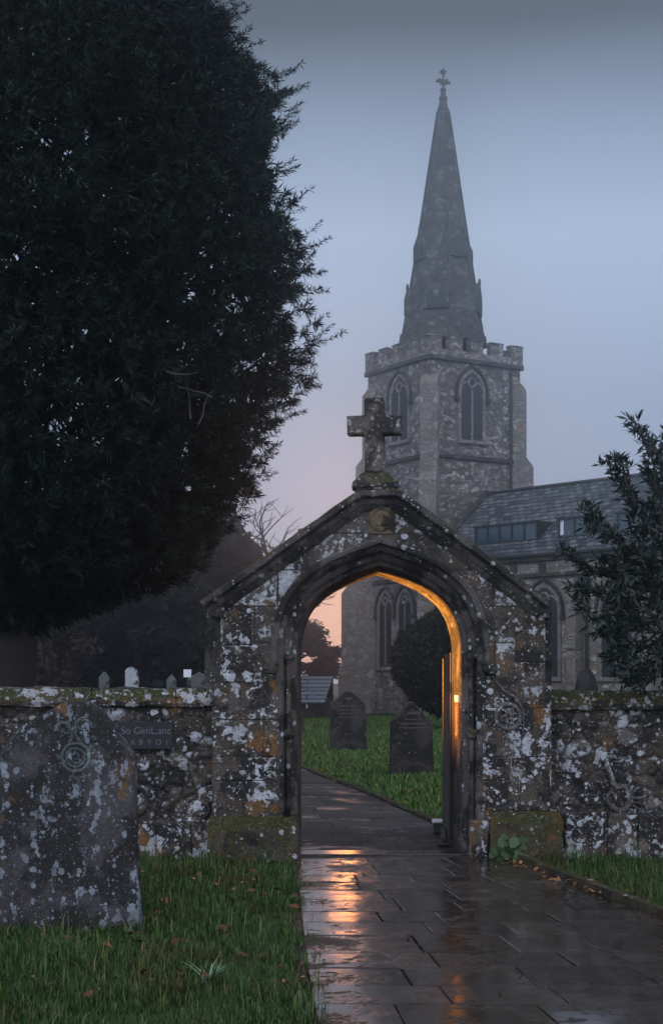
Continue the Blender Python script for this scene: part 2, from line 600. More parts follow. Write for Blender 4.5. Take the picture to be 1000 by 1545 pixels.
M['church'] = church_stone('grey rubble masonry', (0.12, 0.106, 0.102), (0.36, 0.335, 0.325), 4.2, 0.7)
M['nave'] = church_stone('pale flint masonry', (0.19, 0.175, 0.158), (0.45, 0.42, 0.38), 4.8, 0.7)
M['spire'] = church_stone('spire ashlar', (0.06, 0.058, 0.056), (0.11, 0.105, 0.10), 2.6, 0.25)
M['dressed'] = church_stone('dressed freestone', (0.18, 0.165, 0.155), (0.28, 0.26, 0.245), 2.3, 0.45)
M['dressed_dark'] = church_stone('dark string stone', (0.055, 0.05, 0.048), (0.09, 0.082, 0.077), 1.5, 0.2)


def slate_roof(name, a, b, row=0.28, wid=0.42):
    g = G(name)
    sx = g.n('ShaderNodeSeparateXYZ', {0: g.obj})
    uv = g.n('ShaderNodeCombineXYZ', {0: sx.outputs[0], 1: g.math('MULTIPLY', sx.outputs[2], 1.45)})
    br = g.n('ShaderNodeTexBrick', {'Vector': uv.outputs[0], 'Color1': (0, 0, 0), 'Color2': (1, 1, 1), 'Mortar': (0, 0, 0), 'Scale': 1.0, 'Mortar Size': 0.03,
                                    'Brick Width': wid, 'Row Height': row}, offset=0.5)
    t = g.n('ShaderNodeSeparateColor', {0: br.outputs['Color']}).outputs[0]
    col = g.mix(t, a, b)
    lic = g.step(g.noise(1.1, 7, 0.7, g.scl((1, 1, 3))), 0.5, 0.66, 0, 0.45)
    col = g.mix(lic, col, (0.20, 0.21, 0.22))
    col = g.mix(br.outputs['Fac'], col, (0.012, 0.013, 0.015))
    g.bump(g.math('ADD', g.math('MULTIPLY', t, 0.5), g.math('MULTIPLY', br.outputs['Fac'], -1.0)), 0.6, 0.03)
    return g.fin(col, 0.40, 0.6)


M['roof'] = slate_roof('slate roofing', (0.035, 0.039, 0.046), (0.14, 0.15, 0.165))
M['shed_roof'] = slate_roof('pale slate roofing', (0.085, 0.10, 0.13), (0.12, 0.14, 0.175), 0.24, 9.0)


def leaf(name, lo, hi, rough=0.5, spec=0.35, clump=0.0):
    g = G(name)
    ri = g.n('ShaderNodeNewGeometry').outputs['Random Per Island']
    if clump:
        cl = g.step(g.noise(clump, 4, 0.65), 0.50, 0.70)
        ri = g.math('ADD', g.math('MULTIPLY', ri, 0.22), g.math('MULTIPLY', cl, 0.78))
    col = g.ramp(ri, [(0.0, lo), (0.5, tuple((a + b) / 2 for a, b in zip(lo, hi))), (1.0, hi)])
    return g.fin(col, rough, spec)


M['yew_leaf'] = leaf('yew needles', (0.0012, 0.0025, 0.002), (0.026, 0.050, 0.032), 0.5, 0.12, 5.0)
M['bush_leaf'] = leaf('dark evergreen leaves', (0.004, 0.008, 0.006), (0.014, 0.024, 0.018), 0.42, 0.3)
M['topiary_leaf'] = leaf('clipped yew leaves', (0.008, 0.012, 0.006), (0.034, 0.044, 0.020), 0.7, 0.2, 2.5)
M['far_leaf'] = leaf('far wood leaves', (0.006, 0.010, 0.009), (0.018, 0.026, 0.022), 0.8, 0.1)
M['autumn_leaf'] = leaf('autumn leaves', (0.022, 0.014, 0.012), (0.055, 0.034, 0.028), 0.8, 0.1)
M['plant_leaf'] = leaf('broad green leaves', (0.018, 0.042, 0.018), (0.05, 0.085, 0.04), 0.7, 0.15)
M['tuft_leaf'] = leaf('pale strap leaves', (0.04, 0.085, 0.04), (0.12, 0.18, 0.11), 0.45, 0.4)
def grass_mat(name, k):
    g = G(name)
    ri = g.n('ShaderNodeNewGeometry').outputs['Random Per Island']
    col = g.ramp(ri, [(0.0, (0.008, 0.026, 0.006)), (0.45, (0.022, 0.055, 0.010)), (0.86, (0.050, 0.085, 0.016)), (0.93, (0.085, 0.09, 0.028)), (1.0, (0.15, 0.11, 0.05))])
    big = g.noise(1.7, 4, 0.6)
    col = g.mix(g.step(big, 0.5, 0.66, 0, 0.7), col, g.mix(ri, (0.030, 0.022, 0.008), (0.075, 0.06, 0.018)))
    if k != 1.0:
        col = g.mix(1.0, col, (k, k * 1.05, k), 'MULTIPLY')
    return g.fin(col, 0.55, 0.2)


M['grass'] = grass_mat('grass blades', 1.0)
M['lawn'] = grass_mat('short lawn blades', 1.9)
M['fallen'] = leaf('fallen leaves', (0.10, 0.045, 0.014), (0.34, 0.17, 0.06), 0.6, 0.3)
M['fallen_dark'] = leaf('dark fallen leaves', (0.04, 0.018, 0.008), (0.12, 0.05, 0.02), 0.6, 0.3)


def ground_mat():
    g = G('grassy soil')
    a = g.noise(1.3, 7, 0.65)
    col = g.ramp(a, [(0.3, (0.012, 0.026, 0.006)), (0.5, (0.024, 0.046, 0.010)), (0.7, (0.038, 0.062, 0.015))])
    col = g.mix(g.step(g.noise(6, 5), 0.55, 0.7, 0, 0.6), col, (0.024, 0.016, 0.008))
    g.bump(g.noise(18, 5), 0.8, 0.05)
    return g.fin(col, 0.9, 0.2)


def path_mat(name, wet, extra):
    g = G(name)
    at = g.n('ShaderNodeAttribute', attribute_name='stone')
    sp = g.n('ShaderNodeSeparateColor', {0: at.outputs['Color']})
    col = g.ramp(sp.outputs[0], [(0.0, (0.014, 0.010, 0.008)), (0.5, (0.028, 0.021, 0.017)), (1.0, (0.046, 0.037, 0.032))])
    blot = g.noise(3.2, 7, 0.68)
    col = g.mix(g.step(blot, 0.48, 0.64, 0, 0.8), col, (0.018, 0.011, 0.007))
    col = g.mix(g.step(g.noise(40, 4), 0.6, 0.75, 0, 0.5), col, (0.075, 0.06, 0.05))
    mud = g.step(g.noise(5.5, 7, 0.72), 0.54, 0.62)
    col = g.mix(g.math('MULTIPLY', mud, 0.85), col, g.mix(g.step(g.noise(95, 3), 0.42, 0.6), (0.010, 0.007, 0.004), (0.050, 0.032, 0.018)))
    rg = g.noise(2.1, 7, 0.66, g.scl((1, 0.7, 1)))
    rg = g.math('ADD', rg, g.math('MULTIPLY', g.math('SUBTRACT', sp.outputs[1], 0.5), 0.22))
    rg = g.math('ADD', rg, g.math('MULTIPLY', g.math('SUBTRACT', g.noise(30, 5, 0.7), 0.5), 0.35))
    dry = g.math('MAXIMUM', g.step(rg, wet, wet + 0.15), g.math('MULTIPLY', mud, 0.8))
    r1 = g.math("ADD", 0.11 + extra, g.math('MULTIPLY', dry, 0.42))
    h = g.math('ADD', g.math('MULTIPLY', g.noise(4, 3, 0.5), 0.55), g.math('MULTIPLY', g.noise(34, 5, 0.62), g.math('MULTIPLY_ADD', dry, 0.42, 0.06)))
    g.bump(h, 0.42, 0.012)
    return g.fin(col, r1, 0.5)


M['ground'] = ground_mat()
M['path'] = path_mat('wet paving', 0.53, 0.0)
M['path_far'] = path_mat('damp grey paving', 0.34, 0.18)
M['soil'] = flat('wet soil', (0.014, 0.010, 0.007), 0.75, 0.5, 20)

# ------------------------------------------------------------------ layout of the path
PATH = [(5.2, 0.00, 2.85), (7.43, -0.12, 2.42), (9.42, -0.20, 2.03), (11.4, -0.27, 1.66), (12.76, -0.30, 1.37), (13.6, -0.32, 1.26),
        (14.6, -0.36, 1.19), (16.5, -0.52, 0.90), (19.1, -0.98, 0.52), (22.5, -1.75, -0.06), (25.7, -2.5, -0.58), (32, -4.2, -1.9), (44, -8.2, -5.0)]
PY_ = np.array([p[0] for p in PATH])
PL_ = np.array([p[1] for p in PATH])
PR_ = np.array([p[2] for p in PATH])


def pl(y): return float(np.interp(y, PY_, PL_))
def pr(y): return float(np.interp(y, PY_, PR_))


# ground: one sheet to the horizon
gb = MB()
gb.add([(-900, -60, 0), (900, -60, 0), (900, 1800, 0), (-900, 1800, 0)], [(0, 1, 2, 3)])
ground = tag(gb.build('ground', M['ground']), kind='structure')


def build_path(ystart, yend, mat):
    rnd = random.Random(5)
    vs, fs, cols = [], [], []
    # bed under the slabs
    bed = [q for q in PATH if ystart <= q[0] <= yend]
    bed = [(ystart, pl(ystart), pr(ystart))] + bed + [(yend, pl(yend), pr(yend))]
    for i in range(len(bed)):
        y, a, b = bed[i]
        vs += [(a - 0.05, y, 0.012), (b + 0.03, y, 0.012)]
        cols += [(0.0, 1.0, 0)] * 2
    for i in range(len(bed) - 1):
        fs.append([2 * i, 2 * i + 1, 2 * i + 3, 2 * i + 2])
    y = ystart
    while y < yend - 0.1:
        dep = rnd.uniform(0.34, 0.60) * (1 if y < 20 else 1.5)
        y1 = min(y + dep, yend)
        if yend - y1 < 0.3: y1 = yend
        u = 0.0
        wid = pr(y) - pl(y)
        us = [0.0]
        while us[-1] < 1:
            us.append(us[-1] + rnd.uniform(0.32, 0.80) / wid)
        if us[-1] - 1 > 0.5 * (us[-1] - us[-2]) and len(us) > 2:
            us.pop()
        us[-1] = 1.0
        ya, yb = y, y1
        for k in range(len(us) - 1):
            g_ = 0.0035
            j = [rnd.uniform(-0.012, 0.012) for _ in range(4)]
            qa = lambda yy, uu: (pl(yy) + uu * (pr(yy) - pl(yy)), yy)
            c4 = [qa(ya, us[k]), qa(ya, us[k + 1]), qa(yb, us[k + 1]), qa(yb, us[k])]
            c4 = [(c4[0][0] + g_, c4[0][1] + g_), (c4[1][0] - g_, c4[1][1] + g_), (c4[2][0] - g_, c4[2][1] - g_), (c4[3][0] + g_, c4[3][1] - g_)]
            skew = 0.03
            z0 = 0.034 + rnd.uniform(-0.003, 0.004)
            zz = [z0 + rnd.uniform(-0.0035, 0.0035) for _ in range(4)]
            b0 = len(vs)
            cx = sum(c[0] for c in c4) / 4
            cyy = sum(c[1] for c in c4) / 4
            tone = rnd.random()
            for c in c4: vs.append((c[0], c[1] + skew * c[0] * 0.6, 0.0))
            for c, z in zip(c4, zz): vs.append((c[0], c[1] + skew * c[0] * 0.6, z - 0.003))
            for c, z in zip(c4, zz):
                dx, dy = cx - c[0], cyy - c[1]
                s = 0.005
                vs.append((c[0] + math.copysign(s, dx), c[1] + math.copysign(s, dy) + skew * c[0] * 0.6, z))
            cols += [(tone, rnd.random(), 0)] * 12
            fs.append([b0 + 8, b0 + 9, b0 + 10, b0 + 11])
            for r_ in (0, 4):
                for i in range(4):
                    i2 = (i + 1) % 4
                    fs.append([b0 + r_ + i, b0 + r_ + i2, b0 + r_ + 4 + i2, b0 + r_ + 4 + i])
        y = y1
    me = bpy.data.meshes.new('path')
    me.from_pydata(vs, [], fs)
    a = me.color_attributes.new('stone', 'FLOAT_COLOR', 'POINT')
    a.data.foreach_set('color', np.array([(c[0], c[1], c[2], 1) for c in cols], dtype=np.float32).ravel())
    o = link_mesh('path', me, mat)
    return tag(o, kind='structure')


build_path(5.25, 12.36, M['path'])
build_path(12.36, 43.9, M['path_far'])

# kerb stones along the right side of the front path
kb = MB()
rk = random.Random(3)
yk = 5.4
while yk < 12.1:
    L = rk.uniform(0.6, 0.95)
    y1 = min(yk + L, 12.2)
    x0, x1 = pr(yk) + 0.02, pr(y1) + 0.02
    ang = math.atan2(x1 - x0, y1 - yk)
    Mx = Matrix.Translation((x0, yk, 0)) @ Matrix.Rotation(-ang, 4, 'Z')
    kb.box(0, 0.07, 0.006, math.hypot(x1 - x0, y1 - yk) - 0.006, 0.0, 0.085 + rk.uniform(-0.01, 0.012), 0.012, Mx)
    yk = y1
kerb = tag(kb.build('kerb', M['plinth']), kind='structure')
cut_long(kerb, 0.2, 3)
rough(kerb, 0.012, 9)
# kerb behind the gate, right side of the path
kb = MB()
yk = 13.9
while yk < 30:
    y1 = yk + rk.uniform(0.7, 1.0)
    x0, x1 = pr(yk) + 0.02, pr(y1) + 0.02
    ang = math.atan2(x1 - x0, y1 - yk)
    Mx = Matrix.Translation((x0, yk, 0)) @ Matrix.Rotation(-ang, 4, 'Z')
    kb.box(0, 0.08, 0.004, math.hypot(x1 - x0, y1 - yk) - 0.004, 0.0, 0.06 + rk.uniform(-0.01, 0.012), 0.012, Mx)
    yk = y1
kerb2 = tag(kb.build('kerb', M['plinth']), kind='structure')

# ------------------------------------------------------------------ the stone gateway
GY = 12.4                      # front plane
GD = 1.02                      # thickness
GS = F / GY                    # photo pixels per metre there


def gx(px): return (px - 500) / GS
def gz(py): return EYE + (HZ - py) / GS


gate = empty('stone_gateway', (gx(573), GY + GD / 2, 0))
GO = Vector(gate.location)
tag(gate, 'lichened stone gateway with pointed arch and gable standing astride the wet path', 'gateway')


def onto(o, parent=gate):
    """keep world placement when the parent sits at its base"""
    o.data.transform(Matrix.Translation(-Vector(parent.matrix_world.translation if False else parent_world(parent))))
    return o


def parent_world(o):
    p = Vector(o.location)
    while o.parent:
        o = o.parent
        p += Vector(o.location)
    return p


# opening: path from left foot, over the arch, to the right foot; left-hand side of travel is outside
CX = gx(573.5)
HW = 126.5 / GS
ZS = gz(992)
half = [(1.0, 0.0), (0.993, 0.16), (0.965, 0.31), (0.915, 0.455), (0.835, 0.585), (0.72, 0.695), (0.58, 0.785), (0.42, 0.86), (0.22, 0.935), (0.0, 1.0)]
RISE = 141 / GS


def smooth_half(pts, n=22):
    """Catmull-Rom through the measured points"""
    P_ = [Vector(p) for p in pts]
    P_ = [P_[0] + (P_[0] - P_[1]) * Vector((1, 1)).x] + P_ + [P_[-1] + (P_[-1] - P_[-2])]
    out = []
    for i in range(1, len(P_) - 2):
        p0, p1, p2, p3 = P_[i - 1:i + 3]
        for k in range(3):
            t = k / 3
            out.append(0.5 * ((2 * p1) + (p2 - p0) * t + (2 * p0 - 5 * p1 + 4 * p2 - p3) * t * t + (3 * p1 - p0 - 3 * p2 + p3) * t ** 3))
    out.append(P_[-2])
    return [(p.x, p.y) for p in out]


hp = smooth_half(half)
arch_l = [(CX - HW * x, ZS + RISE * z) for x, z in hp]
arch_r = [(CX + HW * x, ZS + RISE * z) for x, z in hp][::-1][1:]
ARCH = arch_l + arch_r
OPEN = [(CX - HW, 0.0), (CX - HW, 0.6), (CX - HW, 1.2)] + ARCH + [(CX + HW, 1.2), (CX + HW, 0.6), (CX + HW, 0.0)]

# coping line (top of the gable)
COPE = [(gx(304), gz(909)), (gx(422), gz(824)), (gx(540), gz(741)), (gx(603), gz(741)), (gx(716), gz(824)), (gx(829), gz(909))]

OD = 0.15
inner = offset_poly(OPEN, OD, False)
top = offset_poly(COPE, -0.12, False)
body_poly = [(gx(320), 0), (gx(320), gz(1036)), (gx(333), gz(1028)), (gx(333), gz(914))]
body_poly += [p for p in top if gx(335) < p[0] < gx(820)]
body_poly += [(gx(822), gz(914)), (gx(822), gz(1028)), (gx(831), gz(1036)), (gx(831), 0)]
body_poly += inner[::-1]
mb = MB()
mb.prism(body_poly, GY, GY + GD)
body = mb.build('gateway_wall', M['gate'], gate)
onto(body)
# side buttresses standing a little back, the dark strip at each flank
for a, b in ((gx(317) - 0.06, gx(333) + 0.02), (gx(822) - 0.02, gx(833) + 0.02)):
    mb = MB()
    mb.box(a, b, GY + 0.18, GY + GD - 0.1, 0, gz(922))
    onto(mb.build('flank_pier', M['gable_coping'], gate))

# moulded orders of the arch
mb = MB()
mb.sweep(OPEN, [(-0.022, GD - 0.02), (0, 0.215), (0.012, 0.19), (0.035, 0.175), (0.05, 0.15), (0.052, 0.125), (0.075, 0.10), (0.10, 0.085), (0.108, 0.055),
                (0.112, 0.03), (0.13, 0.012), (OD + 0.02, -0.012), (OD + 0.02, GD - 0.02)], Matrix.Translation((0, GY, 0)))
orders = onto(mb.build('arch_moulding', M['mould'], gate))
# hood mould over the arch, from just below the springing
hl = [(CX - HW, gz(1003))] + ARCH + [(CX + HW, gz(1003))]
mb = MB()
mb.sweep(hl, [(OD + 0.005, 0.0), (OD + 0.005, -0.035), (OD + 0.018, -0.06), (OD + 0.045, -0.068), (OD + 0.062, -0.055), (OD + 0.07, -0.02), (OD + 0.072, 0.0)],
         Matrix.Translation((0, GY, 0)))
onto(mb.build('hood_mould', M['mould'], gate))
# carved stops at the ends of the hood mould
for sgn in (-1, 1):
    mb = MB()
    x = CX + sgn * (HW + OD + 0.05)
    mb.lathe([(0.012, -0.055), (0.05, -0.045), (0.068, -0.01), (0.06, 0.03), (0.03, 0.055), (0.01, 0.06)], (x + sgn * 0.015, GY - 0.035, gz(1008)), 10)
    mb.box(x - 0.055, x + 0.055, GY - 0.075, GY + 0.02, gz(1003), gz(998), 0.008)
    o = onto(mb.build('hood_stop', M['gable_coping'], gate))
    cut(o, 1)
    rough(o, 0.012, 18, sgn)
# shafts with capital and ring in the jambs
for sgn in (-1, 1):
    x = CX + sgn * (HW + 0.070)
    y = GY + 0.075
    mb = MB()
    mb.lathe([(0.022, 0.30), (0.022, gz(1112)), (0.022, ZS - 0.03), (0.021, ZS + 0.0)], (x, y, 0), 12)
    onto(mb.build('jamb_shaft', M['mould'], gate, True))
    mb = MB()
    mb.lathe([(0.022, -0.06), (0.026, -0.05), (0.030, -0.03), (0.048, -0.012), (0.052, 0.0), (0.05, 0.02), (0.03, 0.03)], (x, y, gz(992)), 12)
    onto(mb.build('shaft_capital', M['gable_coping'], gate))
    mb = MB()
    mb.lathe([(0.024, -0.05), (0.045, -0.035), (0.056, -0.008), (0.05, 0.018), (0.028, 0.04)], (x, y - 0.005, gz(1107)), 12)
    onto(mb.build('shaft_ring', M['gable_coping'], gate))

# gable coping: weathered slabs with a moulding below
mb = MB()
prof = [(0.0, -0.10), (-0.012, -0.125), (-0.052, -0.13), (-0.062, -0.115), (-0.075, -0.07), (-0.115, -0.062), (-0.125, -0.05), (-0.15, -0.03), (-0.175, -0.006), (-0.18, 0.02),
        (-0.13, 0.03), (-0.13, GD - 0.03), (-0.17, GD + 0.005), (-0.06, GD + 0.08), (0.0, GD + 0.10), (0.035, GD / 2)]
mb.sweep(COPE, prof, Matrix.Translation((0, GY, 0)))
cope = onto(mb.build('gable_coping', M['gable_coping'], gate))
cut_long(cope, 0.14, 5)
rough(cope, 0.012, 8, 2)
# moss humps and loose knobs lying along the coping edge
rc = random.Random(8)
for (pxa, pya) in ((508, 766), (636, 769), (350, 878), (392, 846), (455, 803), (690, 808), (742, 846), (795, 886), (330, 892)):
    r_ = rc.uniform(0.02, 0.045)
    mb = MB()
    mb.lathe([(r_ * 0.3, -r_ * 0.6), (r_, -r_ * 0.2), (r_ * 0.9, r_ * 0.35), (r_ * 0.4, r_ * 0.7)], (gx(pxa), GY - 0.07 + rc.uniform(0, 0.1), gz(pya)), 9)
    o = onto(mb.build('moss_hump', M['plinth'], gate))
    cut(o, 1)
    rough(o, 0.015, 25)
# kneelers under the eaves
for sgn, a, b in ((-1, 309, 336), (1, 819, 828)):
    mb = MB()
    mb.prism([(gx(a), gz(914)), (gx(b), gz(914)), (gx(b), gz(934)), (gx(a + (8 if sgn < 0 else 0)), gz(930 if sgn < 0 else 934))], GY - 0.05, GY + GD - 0.04, 0.012)
    onto(mb.build('kneeler', M['gable_coping'], gate))

# ashlar blocks of the two piers, each a little proud of the wall
rq = random.Random(12)


def block(x0, x1, z0, z1, y=GY):
    pr_ = rq.uniform(0.004, 0.016)
    mb = MB()
    mb.box(gx(x0) + 0.003, gx(x1) - 0.003, y - pr_, y + 0.05, gz(z1) + 0.003, gz(z0) - 0.003, 0.007)
    quo = onto(mb.build('quoin', M['quoin'], gate))
    cut_long(quo, 0.10, 4)
    rough(quo, 0.006, 14, 1)


ROWL = [(1178, 1234, [322, 368, 421]), (1142, 1178, [321, 384, 421]), (1086, 1142, [321, 397, 421]), (1037, 1086, [321, 362, 421])]
ROWR = [(1178, 1224, [727, 733, 783, 830]), (1142, 1178, [727, 770, 830]), (1068, 1142, [727, 760, 787, 830]), (1037, 1068, [727, 775, 830])]
for rows in (ROWL, ROWR):
    for z0, z1, xs in rows:
        for a, b in zip(xs[:-1], xs[1:]):
            block(a, b, z0, z1)
for z0, z1, a, b in ((912, 975, 335, 380), (975, 1030, 335, 398), (1000, 1036, 790, 821), (925, 1000, 776, 821)):
    block(a, b, z0, z1)
# plinths
for (a, b, zt) in ((315, 450, 1232), (737, 847, 1224)):
    mb = MB()
    d = 0.10
    x0, x1 = gx(a), gx(b)
    zt_ = gz(zt)
    vs = [(x0, GY - d, 0), (x1, GY - d, 0), (x1, GY - d, zt_ - 0.10), (x0, GY - d, zt_ - 0.10), (x0 + 0.02, GY - 0.015, zt_), (x1 - 0.02, GY - 0.015, zt_), (x1 - 0.02, GY + 0.3, zt_), (x0 + 0.02, GY + 0.3, zt_), (x0, GY + 0.3, 0), (x1, GY + 0.3, 0)]
    fs = [(0, 1, 2, 3), (3, 2, 5, 4), (4, 5, 6, 7), (0, 3, 4, 7, 8), (1, 9, 6, 5, 2), (8, 7, 6, 9)]
    mb.add(vs, fs)
    o = onto(mb.build('plinth', M['plinth'], gate))
    cut_long(o, 0.09, 6)
    rough(o, 0.022, 6, a)
# pale narrow stone at the foot of the right jamb
mb = MB()
mb.box(gx(709), gx(737) - 0.004, GY - 0.05, GY + 0.2, 0, gz(1238), 0.012)
o = onto(mb.build('jamb_foot', M['quoin'], gate))
cut_long(o, 0.1, 4)
rough(o, 0.008, 10, 3)

# carved roundel above the arch
mb = MB()
Mr = Matrix.Translation((gx(576), GY + 0.02, gz(783))) @ Matrix.Rotation(R(90), 4, 'X')
mb.lathe([(0.105, 0.0), (0.105, 0.05), (0.085, 0.06), (0.08, 0.045), (0.01, 0.048)], (0, 0, 0), 26, 0, Mr)
for pts in ([(-0.05, -0.045), (-0.035, 0.03), (0.0, 0.055)], [(0.0, 0.055), (0.0, -0.05)], [(0.0, 0.055), (0.03, 0.02), (0.03, -0.04)], [(-0.055, -0.05), (0.06, -0.05)], [(0.03, 0.02), (0.06, -0.04)]):
    mb.tube([(gx(576) + a, GY - 0.03, gz(783) + b) for a, b in pts], 0.010, 6)
mb.box(gx(576) - 0.11, gx(576) + 0.115, GY - 0.012, GY + 0.03, gz(806), gz(762), 0.006)
onto(mb.build('carved_roundel', M['boss'], gate))

# ring carved on the right pier
mb = MB()
rx, rz_ = gx(766), gz(1081)
ring = [(rx + 0.105 * math.cos(a), GY - 0.008, rz_ + 0.105 * math.sin(a)) for a in np.linspace(0, 2 * math.pi, 25)]
mb.tube(ring, 0.020, 7)
for k in range(5):
    a = 2 * math.pi * k / 5 + 0.4
    mb.tube([(rx + 0.02 * math.cos(a), GY - 0.016, rz_ + 0.02 * math.sin(a)), (rx + 0.055 * math.cos(a + 0.3), GY - 0.026, rz_ + 0.055 * math.sin(a + 0.3)), (rx + 0.085 * math.cos(a + 0.7), GY - 0.014, rz_ + 0.085 * math.sin(a + 0.7))], [0.016, 0.014, 0.006], 6)
mb.tube([(gx(742), GY - 0.016, gz(1022)), (gx(757), GY - 0.02, gz(1040)), (gx(776), GY - 0.02, gz(1052)), (gx(789), GY - 0.018, gz(1072)), (gx(788), GY - 0.014, gz(1090))], [0.006, 0.012, 0.014, 0.011, 0.005], 7)
o = onto(mb.build('carved_rosette', M['carving'], gate))
rough(o, 0.006, 30)

# pedestal and stone cross
mb = MB()
pc = (gx(568), GY + 0.36)


def frust(x, y, z0, z1, a0, a1, b0=None, b1=None):
    b0 = b0 or a0 * 0.8
    b1 = b1 or a1 * 0.8
    vs = [(x - a0, y - b0, z0), (x + a0, y - b0, z0), (x + a0, y + b0, z0), (x - a0, y + b0, z0), (x - a1, y - b1, z1), (x + a1, y - b1, z1), (x + a1, y + b1, z1), (x - a1, y + b1, z1)]
    mb.add(vs, [(0, 1, 2, 3), (4, 5, 6, 7), (0, 1, 5, 4), (1, 2, 6, 5), (2, 3, 7, 6), (3, 0, 4, 7)])


frust(*pc, gz(748), gz(728), 0.17, 0.17)
frust(*pc, gz(729), gz(722), 0.195, 0.20)
frust(*pc, gz(723), gz(706), 0.20, 0.105)
ped = onto(mb.build('cross_pedestal', M['coping'], gate))
cut_long(ped, 0.06, 5)
rough(ped, 0.018, 14, 4)
mb = MB()
cyy = pc[1]
sc = (GY + 0.28) / GY
cpx = lambda q: (q - 500) / GS * sc
cpz = lambda q: EYE + (HZ - q) / GS * sc
out = [(552, 712), (582, 712), (580, 655), (606, 655), (607, 627), (580, 626), (579, 599), (552, 599), (551, 625), (524, 626), (525, 654), (551, 655)]
ccx = cpx(566)
Mc = Matrix.Translation((ccx, cyy, 0)) @ Matrix.Rotation(R(-9), 4, 'Z')
mb.prism([(cpx(a) - ccx, cpz(b)) for a, b in out], -0.075, 0.075, 0.014, Mc)
cr_ = onto(mb.build('stone_cross', M['cross'], gate))
cut_long(cr_, 0.06, 5)
rough(cr_, 0.008, 16, 5)

# threshold slab under the arch
mb = MB()
mb.box(CX - HW + 0.005, CX + HW - 0.005, GY + 0.06, GY + 0.36, 0.0, 0.055, 0.008)
th = onto(mb.build('threshold', M['path'], gate))

# lantern fixed to the back of the left jamb: it lights the right-hand reveal
lx, ly, lz = gx(447) - 0.40, GY + GD + 0.185, 1.72
lan = empty('wall_lantern', (lx, ly, lz))
tag(lan, 'small iron lantern fixed behind the left jamb of the stone gateway, lighting the arch amber', 'lantern')
mb = MB()
mb.box(-0.03, 0.03, -0.185, -0.168, -0.08, 0.10, 0.004)
mb.tube([(0, -0.175, 0.05), (0, -0.09, 0.09), (0, 0, 0.07)], 0.008, 6)
mb.lathe([(0.075, 0.0), (0.02, 0.06), (0.012, 0.075)], (0, 0, 0), 8)
mb.build('bracket', M['iron'], lan)
g = G('lantern glow')
g.t.nodes.remove(g.p)
em = g.n('ShaderNodeEmission', {'Color': (1.0, 0.5, 0.14), 'Strength': 6.0})
g.t.links.new(em.outputs[0], g.out.inputs[0])
mb = MB()
mb.lathe([(0.018, -0.10), (0.026, -0.08), (0.026, -0.04), (0.014, -0.02)], (0, 0, 0), 10)
bulb = mb.build('bulb', g.m, lan, True)
bulb.location = (0, 0.0, 0.09)
ld = bpy.data.lights.new('lantern_light', 'SPOT')
ld.energy = 900
ld.color = (1.0, 0.37, 0.055)
ld.spot_size = R(80)
ld.spot_blend = 0.9
ld.shadow_soft_size = 0.035
lo = bpy.data.objects.new('lantern_light', ld)
COL.objects.link(lo)
lo.parent = lan
lo.location = (0.0, 0.0, -0.06)
aim = Vector((CX + HW, GY + 0.78, 2.10)) - Vector((lx, ly, lz - 0.06))
lo.rotation_euler = aim.to_track_quat('-Z', 'Y').to_euler()

# the open gate leaf behind the right jamb
hx, hy = PX(687, GY + GD + 0.05), GY + GD + 0.05
leaf_e = empty('wooden_gate', (hx, hy, 0.0), math.atan2(PX(679, 14.4) - hx, 14.4 - hy) * -1)
tag(leaf_e, 'dark wooden gate leaf standing open against the right jamb of the arch', 'gate')
mb = MB()
for k in range(6):
    mb.box(-0.02, 0.015, 0.02 + k * 0.155, 0.02 + k * 0.155 + 0.148, 0.09, 1.74, 0.004)
mb.build('boards', M['wood_dark'], leaf_e)
mb = MB()
mb.box(-0.05, -0.021, 0.0, 0.085, 0.06, 1.80, 0.004)
mb.box(-0.05, -0.021, 0.87, 0.955, 0.06, 1.80, 0.004)
for z in (0.14, 0.9, 1.62):
    mb.box(-0.048, -0.021, 0.086, 0.869, z, z + 0.11, 0.004)
mb.build('gate_frame', M['wood_dark'], leaf_e)
for z in (0.25, 1.45):
    mb = MB()
    mb.box(-0.058, -0.0505, -0.02, 0.6, z, z + 0.04)
    mb.tube([(-0.045, -0.025, z - 0.03), (-0.045, -0.025, z + 0.07)], 0.014, 8)
    mb.build('strap_hinge', M['iron'], leaf_e)
mb = MB()
mb.tube([(-0.07, 0.90, 0.02), (-0.07, 0.90, 0.30)], 0.012, 7)
mb.box(-0.085, -0.051, 0.885, 0.915, 0.10, 0.14)
mb.box(-0.085, -0.051, 0.885, 0.915, 0.22, 0.26)
mb.build('drop_bolt', M['iron'], leaf_e)
# iron pintle post at the foot of the jamb, by the open leaf
mb = MB()
mb.box(gx(681) - 0.01, gx(690) + 0.005, GY + 0.86, GY + 0.90, 0.02, 1.74, 0.004)
mb.box(gx(678) - 0.02, gx(684), GY + 0.80, GY + 0.86, 0.10, 0.20, 0.006)
mb.box(gx(673) - 0.02, gx(688), GY + 0.74, GY + 0.92, 0.055, 0.075, 0.004)
onto(mb.build('iron_stop', M['iron'], gate))

# gilt lettered plate on the right-hand reveal
def text_mesh(s, size, ext=0.004):
    cu = bpy.data.curves.new('lettering', 'FONT')
    cu.body = s
    cu.size = size
    cu.extrude = ext
    cu.align_x = 'CENTER'
    cu.align_y = 'CENTER'
    to = bpy.data.objects.new('lettering', cu)
    COL.objects.link(to)
    bpy.context.view_layer.update()
    me = bpy.data.meshes.new_from_object(to.evaluated_get(bpy.context.evaluated_depsgraph_get()))
    bpy.data.objects.remove(to)
    bpy.data.curves.remove(cu)
    return me


